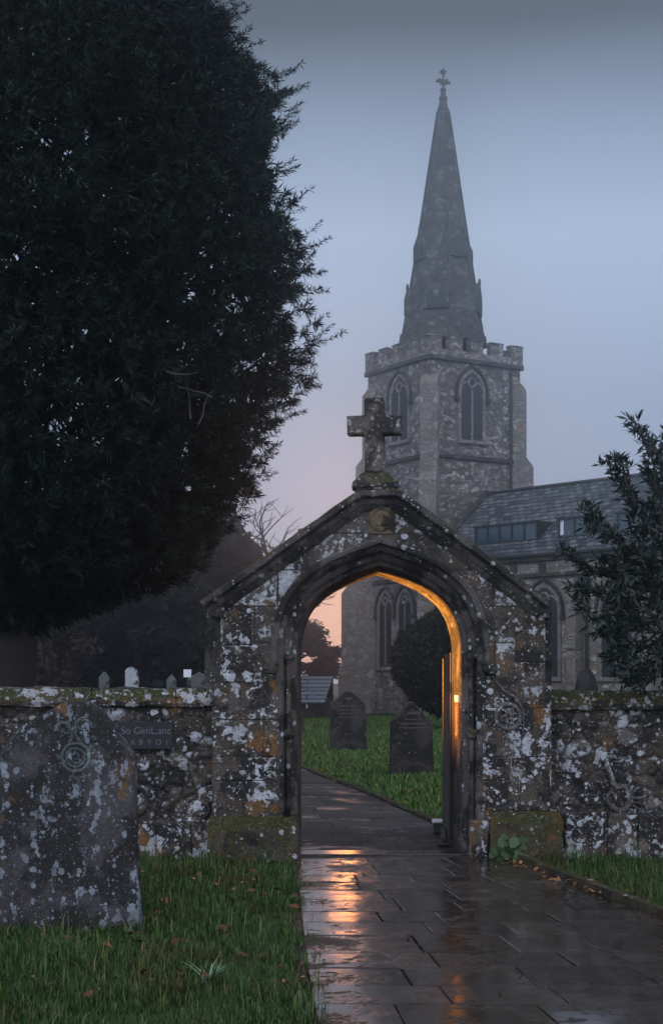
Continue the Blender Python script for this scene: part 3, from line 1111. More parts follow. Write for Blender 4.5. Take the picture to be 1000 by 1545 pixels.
xr = CX + HW
pz0, pz1 = gz(1118), gz(1050)
plate = empty('lettered_plate', (xr, GY + 0.56, pz0))
tag(plate, 'narrow upright brown plate with gilt letters on the lit right reveal of the arch', 'sign')
mb = MB()
mb.box(-0.016, -0.001, -0.19, 0.19, 0.0, pz1 - pz0 - 0.07, 0.003)
mb.build('board', M['plate'], plate)
mb = MB()
mb.box(-0.022, -0.001, -0.17, 0.17, pz1 - pz0 - 0.06, pz1 - pz0, 0.003)
mb.build('white_cap', M['white_paint'], plate)
me = text_mesh('Bpureeerr', 0.07)
me.transform(Matrix.Translation((-0.018, 0.0, (pz1 - pz0 - 0.07) / 2)) @ Matrix.Rotation(R(-90), 4, 'Z') @ Matrix.Rotation(R(90), 4, 'X') @ Matrix.Rotation(R(90), 4, 'Z') @ Matrix.Diagonal((0.92, 3.6, 1, 1)))
link_mesh('lettering', me, M['plate_gold'], plate)

# ------------------------------------------------------------------ churchyard walls
WY = 12.55


def stone_cells(q, sc=6.5):
    p = Vector((q[0] * sc, q[1] * 0.6 + 3.3, q[2] * sc * 1.25))
    p = p + mnoise.noise_vector(p * 0.7) * 0.35
    d, pts = mnoise.voronoi(p)
    c = pts[0]
    h = mnoise.cell(Vector((c.x * 3.71, c.y * 5.13, c.z * 4.27)) * 7)
    return d[1] - d[0], abs(h)


def rubble_wall(name, x0, x1, ztop, label, mirror=1):
    root = empty(name, ((x0 + x1) / 2, WY + 0.2, 0))
    tag(root, label, 'wall')
    off = Vector(root.location)
    zled = gz(1240 if mirror < 0 else 1226)
    step_ = 0.016
    nx = int((x1 - x0) / step_)
    nz = int((ztop - 0.0) / step_)
    xs = np.linspace(x0, x1, nx + 1)
    zs = np.linspace(0, ztop, nz + 1)
    vs, cols = [], []
    for z in zs:
        for x in xs:
            e, h = stone_cells((x, 0, z))
            k = min(1.0, e / 0.22)
            k = k * k * (3 - 2 * k)
            hh = 0.028 * k * (0.6 + 0.6 * h) + 0.008 * mnoise.noise(Vector((x * 22, 1, z * 22)))
            if z < zled: hh += 0.05
            vs.append((x - off.x, WY - hh - off.y, z))
            cols.append((h % 1.0, k, 0, 1))
    fs = []
    for j in range(nz):
        for i in range(nx):
            a = j * (nx + 1) + i
            fs.append((a, a + 1, a + nx + 2, a + nx + 1))
    n0 = len(vs)
    yb = WY + 0.42 - off.y
    # back and ends: a plain box behind the displaced front
    bx = [(x0 - off.x, WY + 0.001 - off.y), (x1 - off.x, WY + 0.001 - off.y), (x1 - off.x, yb), (x0 - off.x, yb)]
    for z in (0, ztop):
        for q in bx:
            vs.append((q[0], q[1], z))
            cols.append((0.4, 1, 0, 1))
    for i in range(4):
        j = (i + 1) % 4
        fs.append((n0 + i, n0 + j, n0 + 4 + j, n0 + 4 + i))
    fs.append((n0 + 4, n0 + 5, n0 + 6, n0 + 7))
    me = bpy.data.meshes.new('rubble_face')
    me.from_pydata(vs, [], fs)
    a = me.color_attributes.new('stone', 'FLOAT_COLOR', 'POINT')
    a.data.foreach_set('color', np.array(cols, dtype=np.float32).ravel())
    for p in me.polygons[:nx * nz]: p.use_smooth = True
    link_mesh('rubble_face', me, M['wall'], root)
    # coping stones
    cb = MB()
    rr = random.Random(int(abs(x0) * 100))
    x = x0
    while x < x1 - 0.02:
        L = rr.uniform(0.7, 1.1)
        xe = min(x + L, x1)
        if x1 - xe < 0.3: xe = x1
        t = ztop + 0.165 + rr.uniform(-0.006, 0.006)
        yb0 = WY - 0.085
        prof = [(yb0 + 0.01, ztop + 0.012), (yb0 - 0.005, ztop + 0.05), (yb0 + 0.012, ztop + 0.085), (yb0 + 0.09, t - 0.01), (yb0 + 0.16, t), (WY + 0.40, t), (WY + 0.46, ztop + 0.08), (WY + 0.45, ztop + 0.012)]
        nseg = max(2, int((xe - x) / 0.07))
        vv, ff = [], []
        k = len(prof)
        for i in range(nseg + 1):
            xx = x + 0.004 + (xe - x - 0.008) * i / nseg
            for (yy, zz) in prof:
                vv.append((xx - off.x, yy - off.y, zz))
        for i in range(nseg):
            for q in range(k):
                q2 = (q + 1) % k
                ff.append((i * k + q, i * k + q2, (i + 1) * k + q2, (i + 1) * k + q))
        ff.append(tuple(range(k)))
        ff.append(tuple(nseg * k + q for q in range(k))[::-1])
        cb.add(vv, ff)
        x = xe
    c = cb.build('wall_coping', M['coping'], root)
    cut_long(c, 0.09, 3)
    rough(c, 0.022, 7, x0)
    return root


wl = rubble_wall('stone_wall', -5.4, gx(322), gz(1068) - 0.0, 'lichened rubble wall with mossy coping left of the gateway, behind the big headstone', -1)
wr = rubble_wall('stone_wall', gx(829), 6.2, gz(1072) - 0.0, 'lichened rubble wall with mossy coping right of the gateway, with a curled creature carved on it', 1)

# curled creature carved on the right wall
ox, oz = 0, 0
yv = WY - 0.030


def wpts(l, y=yv):
    s = F / WY
    return [((a - 500) / s, y, EYE + (HZ - b) / s) for a, b in l]


mb = MB()
mb.tube(wpts([(922, 1138), (914, 1146), (914, 1155), (919, 1166), (922, 1178), (928, 1190), (940, 1186), (948, 1198), (949, 1208), (943, 1220), (932, 1223), (922, 1218), (914, 1209), (914, 1199), (921, 1195), (927, 1200), (928, 1210)]),
        [0.010, 0.018, 0.020, 0.022, 0.024, 0.026, 0.020, 0.024, 0.026, 0.026, 0.024, 0.022, 0.020, 0.018, 0.015, 0.012, 0.007], 8)
for l in ([(949, 1200), (958, 1190), (966, 1186)], [(950, 1205), (960, 1203), (972, 1203)], [(950, 1210), (960, 1211), (972, 1216)], [(945, 1190), (948, 1180), (950, 1176)], [(938, 1190), (934, 1180)], [(952, 1214), (962, 1221), (970, 1226)]):
    mb.tube(wpts(l), [0.012] + [0.010] * (len(l) - 2) + [0.004], 6)
mb.tube(wpts([(916, 1146), (925, 1141), (930, 1146)]), [0.02, 0.018, 0.006], 7)
o = mb.build('carved_creature', M['carving'], wr, True)
o.data.transform(Matrix.Translation(-Vector(wr.location)))
rough(o, 0.006, 25)
# ring carved on the left wall, half behind the headstone
mb = MB()
mb.tube(wpts([(205 + 18 * math.cos(a), 1207 + 20 * math.sin(a)) for a in np.linspace(0, 2 * math.pi, 22)], WY - 0.04), 0.02, 7)
o = mb.build('carved_ring', M['gable_coping'], wl)
o.data.transform(Matrix.Translation(-Vector(wl.location)))
# a course of larger blocks at the foot of each wall
rq = random.Random(21)
for (w_, a0, a1, zt) in ((wl, 120, 318, 1242), (wr, 850, 1030, 1228)):
    x = a0
    while x < a1:
        mb = MB()
        xe = min(x + rq.uniform(45, 80), a1)
        s = F / WY
        mb.box((x - 500) / s + 0.003, (xe - 500) / s - 0.003, WY - 0.10, WY - 0.01, 0.0, EYE + (HZ - zt) / s + rq.uniform(-0.006, 0.006), 0.008)
        x = xe
        o = mb.build('footing_block', M['quoin'], w_)
        o.data.transform(Matrix.Translation(-Vector(w_.location)))
        cut_long(o, 0.1, 4)
        rough(o, 0.010, 12, a0)

# black lettered board on the left wall
sw = WY - 0.075
s_ = F / sw
sign = empty('wall_sign', ((219 - 500) / s_, sw, EYE + (HZ - 1110) / s_))
tag(sign, 'small black board with worn grey letters on the left rubble wall', 'sign')
mb = MB()
mb.box(-0.235, 0.235, 0.0, 0.025, -0.118, 0.118, 0.004)
mb.build('board', M['sign_black'], sign)
for a in (-0.21, 0.21):
    mb = MB()
    mb.box(a - 0.014, a + 0.014, 0.026, 0.075, -0.05, 0.05)
    mb.build('fixing', M['iron'], sign)
for txt, z, sz, xo in (('So GimL.anc', 0.040, 0.085, 0.01), ('A  B  Y  O  )', -0.058, 0.062, 0.035)):
    me = text_mesh(txt, sz, 0.003)
    me.transform(Matrix.Translation((xo, -0.003, z)) @ Matrix.Rotation(R(90), 4, 'X'))
    link_mesh('lettering', me, M['sign_letter'], sign)

# ------------------------------------------------------------------ headstones


def headstone(px, base_py, w_px, h_px, shape, mat, label, thick=0.12, rz=0.0, lean=0.0, Y=None, group=None, base_z=0.0, top_py=None):
    Y = Y or EYE * F / (base_py - HZ)
    s = F / Y
    root = empty('headstone', (PX(px, Y), Y, base_z), rz)
    root.rotation_euler = (lean, 0, rz)
    tag(root, label, 'headstone', group)
    w, h = w_px / s / 2, h_px / s
    if top_py: h = PZ(top_py, Y)
    poly = [(a * w, b * h) for a, b in shape]
    poly = [(x, z if z > 0 else -0.15) for x, z in poly]
    mb = MB()
    mb.prism(poly, 0.0, thick, min(0.018, thick * 0.15))
    o = mb.build('slab', mat, root)
    return root, w, h


POINTED = [(-1, 0), (-0.9, 0.80), (-0.5, 0.90), (-0.2, 0.985), (0, 1.0), (0.2, 0.985), (0.5, 0.90), (0.88, 0.79), (1, 0)]
ROUND = [(-1, 0), (-0.97, 0.62)] + [(-0.97 * math.cos(a), 0.62 + 0.38 * math.sin(a)) for a in np.linspace(0.2, math.pi - 0.2, 11)] + [(0.97, 0.62), (1, 0)]
FLATTOP = [(-1, 0), (-0.97, 0.955), (-0.55, 0.985), (-0.2, 1.0), (0.6, 0.975), (0.9, 0.93), (1, 0)]
PEAK = [(-1, 0), (-0.95, 0.93), (-0.4, 0.975), (0, 1.0), (0.4, 0.975), (0.92, 0.93), (1, 0)]
GABLE = [(-1, 0), (-0.93, 0.74), (-0.05, 1.0), (0.06, 1.0), (0.90, 0.72), (1, 0)]


def inscription(root, w, h, rows, zc, seed):
    """faint rows of cut lettering too worn to read"""
    r = random.Random(seed)
    mb = MB()
    for (z, wid, ht) in rows:
        x = -wid * w
        while x < wid * w:
            l = r.uniform(0.02, 0.05)
            mb.box(x, x + l, -0.003, 0.003, z * h, z * h + ht)
            x += l + r.uniform(0.008, 0.02)
    return mb.build('inscription', M['inscription'], root)


# the big one at the lower left
BIG = [(-1.0, 0), (-0.99, 0.77), (-0.86, 0.83), (-0.58, 0.905), (-0.25, 0.965), (-0.02, 1.0), (0.16, 0.998), (0.38, 0.955), (0.62, 0.86), (0.82, 0.775), (0.845, 0.71), (0.88, 0.40), (0.97, 0)]
big, bw, bh = headstone(106, 1408, 222, 354, BIG, M['headstone'], 'big lichen-streaked headstone with carved scrolls in the grass before the left wall', 0.16, R(-3), R(-1.5))
slab = big.children[0]
cut_long(slab, 0.10, 5)
rough(slab, 0.010, 7, 9)
bY = big.location.y
bs = F / bY


def bpt(px, py, y=0.003):
    return ((px - 106) / bs, y, (1408 - py) / bs)


mb = MB()
for rad, rr in ((21, 0.012), (14, 0.009)):
    mb.tube([bpt(113 + rad * math.cos(a), 1143 + rad * math.sin(a)) for a in np.linspace(0, 2 * math.pi, 29)], rr, 7)
mb.tube([bpt(113 + r_ * math.cos(a), 1143 + r_ * math.sin(a)) for a, r_ in zip(np.linspace(0.5, 9, 22), np.linspace(10, 2, 22))], 0.008, 6)
for s1, cx_, cy_ in ((-1, 97, 1101), (1, 124, 1096)):
    mb.tube([bpt(cx_ + s1 * r_ * math.cos(a), cy_ + r_ * math.sin(a)) for a, r_ in zip(np.linspace(0.2, -6.8, 26), np.linspace(13, 2.5, 26))], np.linspace(0.014, 0.007, 26).tolist(), 6)
mb.tube([bpt(84, 1098), bpt(89, 1092), bpt(98, 1091), bpt(105, 1100), bpt(108, 1112)], [0.02, 0.014, 0.013, 0.013, 0.01], 6)
mb.tube([bpt(112, 1108), bpt(114, 1092), bpt(122, 1084), bpt(133, 1082)], [0.012, 0.014, 0.014, 0.012], 6)
mb.tube([bpt(104, 1122), bpt(111, 1104), bpt(120, 1121)], [0.012, 0.022, 0.012], 6)
for l in ([(104, 1172), (116, 1194), (128, 1172)], [(108, 1172), (122, 1184)], [(124, 1172), (110, 1184)], [(104, 1172), (128, 1172)], [(116, 1170), (116, 1190)]):
    mb.tube([bpt(*q) for q in l], 0.007, 5)
ro = random.Random(4)
for k in range(46):
    a = ro.uniform(0, 2 * math.pi)
    d_ = ro.uniform(25, 34)
    q = bpt(113 + d_ * math.cos(a), 1138 + d_ * 1.55 * math.sin(a))
    r_ = ro.uniform(0.006, 0.014)
    mb.lathe([(r_ * 0.8, -0.004), (r_, 0.002), (r_ * 0.5, 0.007)], (0, 0, 0), 7, 0, Matrix.Translation(q) @ Matrix.Rotation(R(90), 4, 'X'))
orn = mb.build('carved_scrolls', M['ornament'], big)
cut_long(orn, 0.02, 2)
rough(orn, 0.006, 45)

# seen through the arch
r1, w, h = headstone(526, 1133, 58, 90, POINTED, M['slate_stone'], 'dark slate headstone with pointed top, left of the two standing under the arch', 0.14, R(6), R(-3))
inscription(r1, w, h, [(0.86, 0.16, 0.05), (0.74, 0.5, 0.025), (0.68, 0.62, 0.02), (0.62, 0.45, 0.02), (0.56, 0.5, 0.02)], 0, 1)
r2, w, h = headstone(622, 1170, 69, 110, GABLE, M['slate_stone'], 'dark gabled headstone before the round clipped yew, right one under the arch', 0.15, R(9))
inscription(r2, w, h, [(0.84, 0.22, 0.045), (0.76, 0.3, 0.02), (0.70, 0.55, 0.025), (0.645, 0.6, 0.02)], 0, 2)
headstone(446, 1104, 24, 42, GABLE, M['slate_stone'], 'far headstone half hidden by the left jamb of the arch, beside the shed', 0.14, 0)
headstone(885, 1078, 36, 68, ROUND, M['slate_stone'], 'round-topped headstone showing over the right wall beneath the nave windows', 0.15, R(5), Y=40, top_py=1009)
headstone(158, 1095, 17, 82, PEAK, M['grey_stone'], 'slim grey headstone showing over the left wall beside the pale one', 0.12, R(12), Y=30, top_py=1013)
headstone(200, 1095, 22, 90, FLATTOP, M['pale_stone'], 'pale white headstone showing over the left wall', 0.12, R(10), R(-2), Y=28, top_py=1005)
headstone(258, 1095, 15, 76, PEAK, M['grey_stone'], 'narrow pointed headstone showing over the left wall beside the white notice', 0.12, R(-8), Y=32, top_py=1018)
headstone(301, 1090, 36, 74, PEAK, M['grey_stone'], 'broad low gabled headstone behind the left wall next to the gateway', 0.14, R(5), Y=26, top_py=1014)
# white notice on a post
nt = empty('notice_post', (PX(283, 30), 30, 0))
tag(nt, 'small white notice on a thin post behind the left wall', 'sign')
mb = MB()
mb.tube([(0, 0.03, 0), (0, 0.03, 1.72)], 0.018, 7)
mb.build('post', M['iron'], nt)
mb = MB()
mb.box(-0.08, 0.08, 0.0, 0.01, 1.63, 1.79, 0.003)
mb.build('notice_board', M['white_paint'], nt)

# low block with a pale cap by the path behind the arch
bl = empty('bollard_block', (PX(664, 14.3), 14.3, 0.01))
tag(bl, 'low dark block with a pale cap on the path behind the arch', 'block')
mb = MB()
mb.box(-0.07, 0.07, -0.06, 0.08, 0.03, 0.135, 0.01)
mb.build('base', M['iron'], bl)
mb = MB()
mb.box(-0.078, 0.078, -0.07, 0.09, 0.136, 0.168, 0.012)
mb.build('cap', M['white_paint'], bl)

# ------------------------------------------------------------------ the church
TC = Vector((PX(648, 68), 68, 0))
TL = Vector((PX(555, 72.1), 72.1, 0))
TR = Vector((PX(784, 70.6), 70.6, 0))
TB = TL + TR - TC
church = empty('church', (TC.x, TC.y, 0))
tag(church, 'grey stone church with battlemented tower, tall spire and slate-roofed nave in mist', 'church')
OFF = Matrix.Translation(-Vector(church.location))


def frame(a, b):
    """local x runs a->b seen from outside, local -y points outwards"""
    d = (b - a)
    d.z = 0
    L = d.length
    d.normalize()
    n = Vector((-d.y, d.x, 0))
    Mx = Matrix(((d.x, n.x, 0, a.x), (d.y, n.y, 0, a.y), (0, 0, 1, 0), (0, 0, 0, 1)))
    return OFF @ Mx, L


def cz(py, Y=68): return PZ(py, Y)


Z_S0, Z_S1, Z_P, Z_M, Z_T = PZ(872, 69), cz(684), cz(536), cz(524), cz(504)
mb = MB(OFF)
corners = [TC, TR, TB, TL]
vs = [(c.x, c.y, z) for z in (0, Z_P + 0.15) for c in corners]
mb.add(vs, [(0, 1, 5, 4), (1, 2, 6, 5), (2, 3, 7, 6), (3, 0, 4, 7), (4, 5, 6, 7)])
tower = mb.build('tower', M['church'], church)
sides = [(TL, TC), (TC, TR), (TR, TB), (TB, TL)]
# parapet with battlements
mb = MB()
for a, b in sides:
    Mx, L = frame(a, b)
    e = 0.10
    mb.box(-e, L + e, -0.10, 0.25, Z_P, Z_M, 0, Mx)
    nm = 5
    gap = 0.46
    wm = (L + 2 * e - gap * (nm - 1)) / nm
    for k in range(nm):
        x = -e + k * (wm + gap)
        mb.box(x, x + wm, -0.097, 0.247, Z_M - 0.003, Z_T - 0.07, 0, Mx)
        mb.box(x - 0.03, x + wm + 0.03, -0.14, 0.29, Z_T - 0.07, Z_T, 0.02, Mx)
mb.build('parapet', M['church'], tower)
for a, b in sides:
    Mx, L = frame(a, b)
    for z, pr_ in ((Z_P, 0.17), (Z_S1, 0.13), (Z_S0, 0.13)):
        mb = MB()
        mb.prism([(-0.12, z - 0.16), (L + 0.12, z - 0.16), (L + 0.12, z + 0.05), (-0.12, z + 0.05)], -pr_, 0.02, 0.03, Mx)
        mb.build('string_course', M['dressed_dark'], tower)
    mb = MB()
    mb.prism([(-0.1, 0), (L + 0.1, 0), (L + 0.1, 0.9), (-0.1, 0.9)], -0.12, 0.02, 0.04, Mx)
    mb.build('tower_plinth', M['church'], tower)


def buttress(c, out_dir, stages, wid):
    """diagonal buttress with sloped set-offs: stages [(z_top, projection)] from the ground up"""
    d = Vector(out_dir)
    d.z = 0
    d.normalize()
    sidev = Vector((-d.y, d.x, 0))
    Mx = OFF @ Matrix(((sidev.x, -d.x, 0, c.x), (sidev.y, -d.y, 0, c.y), (0, 0, 1, 0), (0, 0, 0, 1)))
    prof = []
    z = 0.0
    poly = [(0.6, 0.0)]
    for i, (zt, p_) in enumerate(stages):
        poly.append((-p_, z))
        poly.append((-p_, zt))
        nxt = stages[i + 1][1] if i + 1 < len(stages) else -0.1
        z = zt + abs(p_ - nxt) * 1.3
    poly.append((0.1, z))
    poly.append((0.6, z))
    m = MB(Mx)
    n = len(poly)
    vs = [(x, y, z) for x in (-wid / 2, wid / 2) for (y, z) in poly]
    fs = [list(range(n)), list(range(n, 2 * n))[::-1]] + [[i, (i + 1) % n, n + (i + 1) % n, n + i] for i in range(n)]
    m.add(vs, fs)
    return m.build('buttress', M['dressed'], tower)


ctr = (TC + TB) / 2
buttress(TC, TC - ctr, [(5.8, 0.9), (PZ(726, 68), 0.62), (PZ(580, 68), 0.30)], 0.82)
buttress(TL, TL - ctr, [(2.2, 1.42), (PZ(896, 72), 1.26), (PZ(706, 72), 0.55), (PZ(600, 72), 0.22)], 0.82)
buttress(TR, TR - ctr, [(2.2, 1.1), (PZ(706, 71), 0.62), (PZ(592, 71), 0.28)], 0.82)


def pointed(w, z0, zs, rise, n=8):
    """pointed-arch outline, centred, from bottom left round the top to bottom right"""
    a = [(-w / 2, z0), (-w / 2, zs)]
    Rr = (w * w / 4 + rise * rise) / w
    th = math.acos(max(-1, min(1, (Rr - w / 2) / Rr)))
    for k in range(1, n + 1):
        t = th * k / n
        a.append((-w / 2 + Rr - Rr * math.cos(t), zs + Rr * math.sin(t)))
    return a + [(-x, z) for x, z in a[::-1][1:]]


def window(Mx, cx, z0, w, zs, rise, parent, lights=2, hood=True, fm=None, tw=0.12):
    T = Mx @ Matrix.Translation((cx, 0, 0))
    outl = pointed(w, z0, zs, rise)
    m = MB(T)
    m.sweep(outl, [(0.0, 0.01), (-0.02, -0.03), (0.05, -0.07), (0.17, -0.06), (0.19, 0.01)])
    m.box(-w / 2 - 0.2, w / 2 + 0.2, -0.12, 0.01, z0 - 0.18, z0, 0.02)
    # mullions and tracery
    for k in range(1, lights):
        x = -w / 2 + w * k / lights
        m.box(x - tw / 2, x + tw / 2, -0.05, 0.01, z0, zs + rise * 0.12)
    lw = w / lights
    for k in range(lights):
        T2 = T @ Matrix.Translation((-w / 2 + lw * (k + 0.5), 0, 0))
        m.sweep(pointed(lw - 0.02, zs - 0.05, zs, lw * 0.75), [(0.0, 0.01), (0.0, -0.045), (0.07, -0.045), (0.07, 0.01)], T2)
    rr = w * 0.17
    ring = [(rr * math.cos(a), -0.03, zs + rise * 0.50 + rr * math.sin(a)) for a in np.linspace(0, 2 * math.pi, 13)]
    m.tube(ring, 0.05, 5)
    fr = m.build('window', fm or M['dressed'], parent)
    m = MB(T)
    m.prism(outl, -0.022, 0.03)
    for z in np.arange(z0 + 0.5, zs, 0.55):
        m.box(-w / 2 + 0.02, w / 2 - 0.02, -0.035, -0.023, z, z + 0.03)
    m.build('window_pane', M['pane'], parent)
    if hood:
        ho = pointed(w + 0.42, zs - 0.25, zs, rise + 0.26)
        m = MB(T)
        m.sweep(ho, [(0.0, 0.01), (0.0, -0.12), (0.10, -0.13), (0.12, 0.01)])
        for sg in (-1, 1):
            m.box(sg * (w / 2 + 0.26) - 0.11, sg * (w / 2 + 0.26) + 0.11, -0.15, 0.01, zs - 0.45, zs - 0.23, 0.03)
        m.build('window_hood', M['dressed_dark'], parent)
    return fr


MxR, LR = frame(TC, TR)
MxL, LL = frame(TL, TC)
# belfry windows
xr_ = LR * 0.455
window(MxR, xr_, cz(664, 69), 1.25, cz(592, 69), 0.95, tower)
window(MxL, LL * 0.53, cz(666, 70), 1.30, cz(600, 70), 0.95, tower)
# paired lancets low on the left face
for dx in (-0.78, 0.78):
    window(MxL, LL * 0.46 + dx, PZ(1006, 70.1), 1.02, PZ(918, 70.1), 0.75, tower, lights=2, hood=True, tw=0.1)
# rainwater pipe
mb = MB(MxR)
mb.tube([(LR * 0.885, -0.10, 0), (LR * 0.885, -0.10, Z_P - 0.3)], 0.06, 7)
mb.build('drainpipe', M['iron'], tower)
mb = MB(MxL)
mb.tube([(LL * 0.94, -0.10, 0), (LL * 0.94, -0.10, Z_S0 - 0.3)], 0.05, 7)
mb.build('drainpipe', M['iron'], tower)

# spire
sx, sy = ctr.x, ctr.y
sY = sy
ppm = F / sY
zb = PZ(515, sY)
prof = [(64 / ppm, PZ(520, sY)), (56 / ppm, PZ(474, sY)), (31 / ppm, PZ(316, sY)), (17.5 / ppm, PZ(226, sY)), (8.5 / ppm, PZ(168, sY))]
mb = MB(OFF)
mb.lathe(prof, (sx, sy, 0), 8, R(22.5) + math.atan2((TR - TC).y, (TR - TC).x))
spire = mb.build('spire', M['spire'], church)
mb = MB(OFF)
rot0 = R(22.5) + math.atan2((TR - TC).y, (TR - TC).x)
for k in range(8):
    a = rot0 + k * math.pi / 4
    mb.tube([(sx + r_ * math.cos(a), sy + r_ * math.sin(a), z) for r_, z in prof], 0.07, 6)
mb.build('spire_rib', M['spire'], spire)
# broach shoulders at the foot of the spire
mb = MB(OFF)
mb.lathe([(68 / ppm, PZ(523, sY)), (66 / ppm, PZ(507, sY)), (60 / ppm, PZ(504, sY))], (sx, sy, 0), 8, rot0)
mb.build('spire_base', M['dressed_dark'], spire)
for k in range(8):
    a = rot0 + math.pi / 8 + k * math.pi / 4
    d = Vector((math.cos(a), math.sin(a), 0))
    s_ = Vector((-d.y, d.x, 0))
    ap = math.cos(math.pi / 8)
    row = ((478, 442, 58, 0.62), (398, 366, 45, 0.5))[k % 2]
    rad = row[2] / ppm * ap
    Mx = OFF @ Matrix(((-s_.x, -d.x, 0, sx + d.x * (rad - 0.25)), (-s_.y, -d.y, 0, sy + d.y * (rad - 0.25)), (0, 0, 1, 0), (0, 0, 0, 1)))
    z0, z1 = PZ(row[0], sY), PZ(row[1], sY)
    w = row[3]
    m = MB(Mx)
    m.prism([(-w, z0), (w, z0), (w, z1 - 0.35), (0, z1 + 0.35), (-w, z1 - 0.35)], -0.34, 0.5, 0.02)
    m.tube([(0, -0.3, z1 + 0.3), (0, -0.3, z1 + 0.55)], [0.09, 0.05], 6)
    lu = m.build('lucarne', M['spire'], spire)
    m = MB(Mx)
    for sg in (-1, 1):
        m.prism([(sg * w * 0.45 + q[0], q[1]) for q in pointed(w * 0.5, z0 + 0.12, z1 - 0.5, 0.3, 4)], -0.36, -0.30)
    m.build('lucarne_opening', M['pane'], spire)
# finial: knop, neck and cross
mb = MB(OFF)
zf = lambda py: PZ(py, sY)
mb.lathe([(8 / ppm, zf(169)), (8.6 / ppm, zf(166)), (6.5 / ppm, zf(158)), (5.2 / ppm, zf(152)), (6.4 / ppm, zf(150)), (6.4 / ppm, zf(147)), (4.2 / ppm, zf(145)), (3.6 / ppm, zf(139)), (5.0 / ppm, zf(137)), (4.4 / ppm, zf(134)), (1.8 / ppm, zf(132)), (1.5 / ppm, zf(106)), (0.5 / ppm, zf(102))], (sx, sy, 0), 10)
Mcx = OFF @ Matrix.Translation((sx, sy, 0)) @ Matrix.Rotation(R(12), 4, 'Z')
for (a, b, r_) in (((-11, 123), (11, 124.5), 1.6),):
    mb.tube([(a[0] / ppm, 0, zf(a[1])), (0, 0, zf(123)), (b[0] / ppm, 0, zf(b[1]))], [2.4 / ppm, 1.5 / ppm, 2.4 / ppm], 7, Mcx)
for (x, z) in ((-7, 119), (7, 119), (-5, 128), (5, 128), (-4, 111), (4, 111), (-4.5, 107), (4.5, 107)):
    mb.tube([(0, 0, zf(123 if z > 115 else 109)), (x / ppm, 0, zf(z))], [1.2 / ppm, 1.5 / ppm], 6, Mcx)
mb.build('finial_cross', M['spire'], spire)

# nave: runs from the tower towards the right foreground
RU = Vector((0.69, -0.724, 0)).normalized()
RV = Vector((-RU.y * -1, 0, 0))
RV = Vector((RU.y, -RU.x, 0))            # out of the visible side wall, towards camera left
R0 = Vector((PX(738, 69.0), 69.0, 0))
ZR = PZ(745, 69.0)
HWN = 3.7
DROP = 3.15
ZE = ZR - DROP
LN = 22.0
A0 = R0 + RV * HWN
MxN = OFF @ Matrix(((RU.x, -RV.x, 0, A0.x), (RU.y, -RV.y, 0, A0.y), (0, 0, 1, 0), (0, 0, 0, 1)))
# local: x along the nave, y=0 at the outer wall face, +y inwards
mb = MB(MxN)
mb.add([(0, 0, 0), (LN, 0, 0), (LN, 2 * HWN, 0), (0, 2 * HWN, 0), (0, 0, ZE), (LN, 0, ZE), (LN, 2 * HWN, ZE), (0, 2 * HWN, ZE), (0, HWN, ZR - 0.1), (LN, HWN, ZR - 0.1)],
       [(0, 1, 5, 4), (2, 3, 7, 6), (0, 4, 8, 7, 3), (1, 2, 6, 9, 5)])
nave = mb.build('nave_wall', M['nave'], church)
# object-space slates need x along the eaves, so the roof is its own object with its own turn
roof_m = MxN
mb = MB()
ov = 0.25
sl = DROP / HWN
mb.add([(-0.15, -ov, ZE - ov * sl), (LN + 0.2, -ov, ZE - ov * sl), (LN + 0.2, HWN, ZR), (-0.15, HWN, ZR),
        (LN + 0.2, 2 * HWN + ov, ZE - ov * sl), (-0.15, 2 * HWN + ov, ZE - ov * sl),
        (-0.15, -ov, ZE - ov * sl - 0.12), (LN + 0.2, -ov, ZE - ov * sl - 0.12), (LN + 0.2, HWN, ZR - 0.12), (-0.15, HWN, ZR - 0.12), (LN + 0.2, 2 * HWN + ov, ZE - ov * sl - 0.12), (-0.15, 2 * HWN + ov, ZE - ov * sl - 0.12)],
       [(0, 1, 2, 3), (3, 2, 4, 5), (6, 9, 8, 7), (9, 11, 10, 8), (0, 6, 7, 1), (5, 4, 10, 11), (0, 3, 9, 6), (3, 5, 11, 9), (1, 7, 8, 2), (2, 8, 10, 4)])
roof = mb.build('nave_roof', M['roof'], church)
roof.matrix_local = MxN
mb = MB()
mb.box(-0.2, LN + 0.2, HWN - 0.13, HWN + 0.13, ZR - 0.03, ZR + 0.09, 0.03)
mb.build('ridge_tile', M['dressed_dark'], roof)
# raised verge coping at the tower end
mb = MB()
mb.add([(-0.32, -ov, ZE - ov * sl - 0.1), (0.0, -ov, ZE - ov * sl - 0.1), (0.0, HWN, ZR - 0.1), (-0.32, HWN, ZR - 0.1), (-0.32, -ov, ZE - ov * sl + 0.16), (0.0, -ov, ZE - ov * sl + 0.16), (0.0, HWN, ZR + 0.16), (-0.32, HWN, ZR + 0.16)],
       [(0, 1, 2, 3), (4, 5, 6, 7), (0, 1, 5, 4), (1, 2, 6, 5), (2, 3, 7, 6), (3, 0, 4, 7)])
mb.build('verge_coping', M['dressed_dark'], roof)


def nave_x(px, y=0.0, ex=0.0):
    """distance along the nave wall at which photo column px meets the wall plane"""
    A = A0 - RV * y
    t = (px - 500) / F
    return (t * A.y - A.x) / (RU.x - t * RU.y)


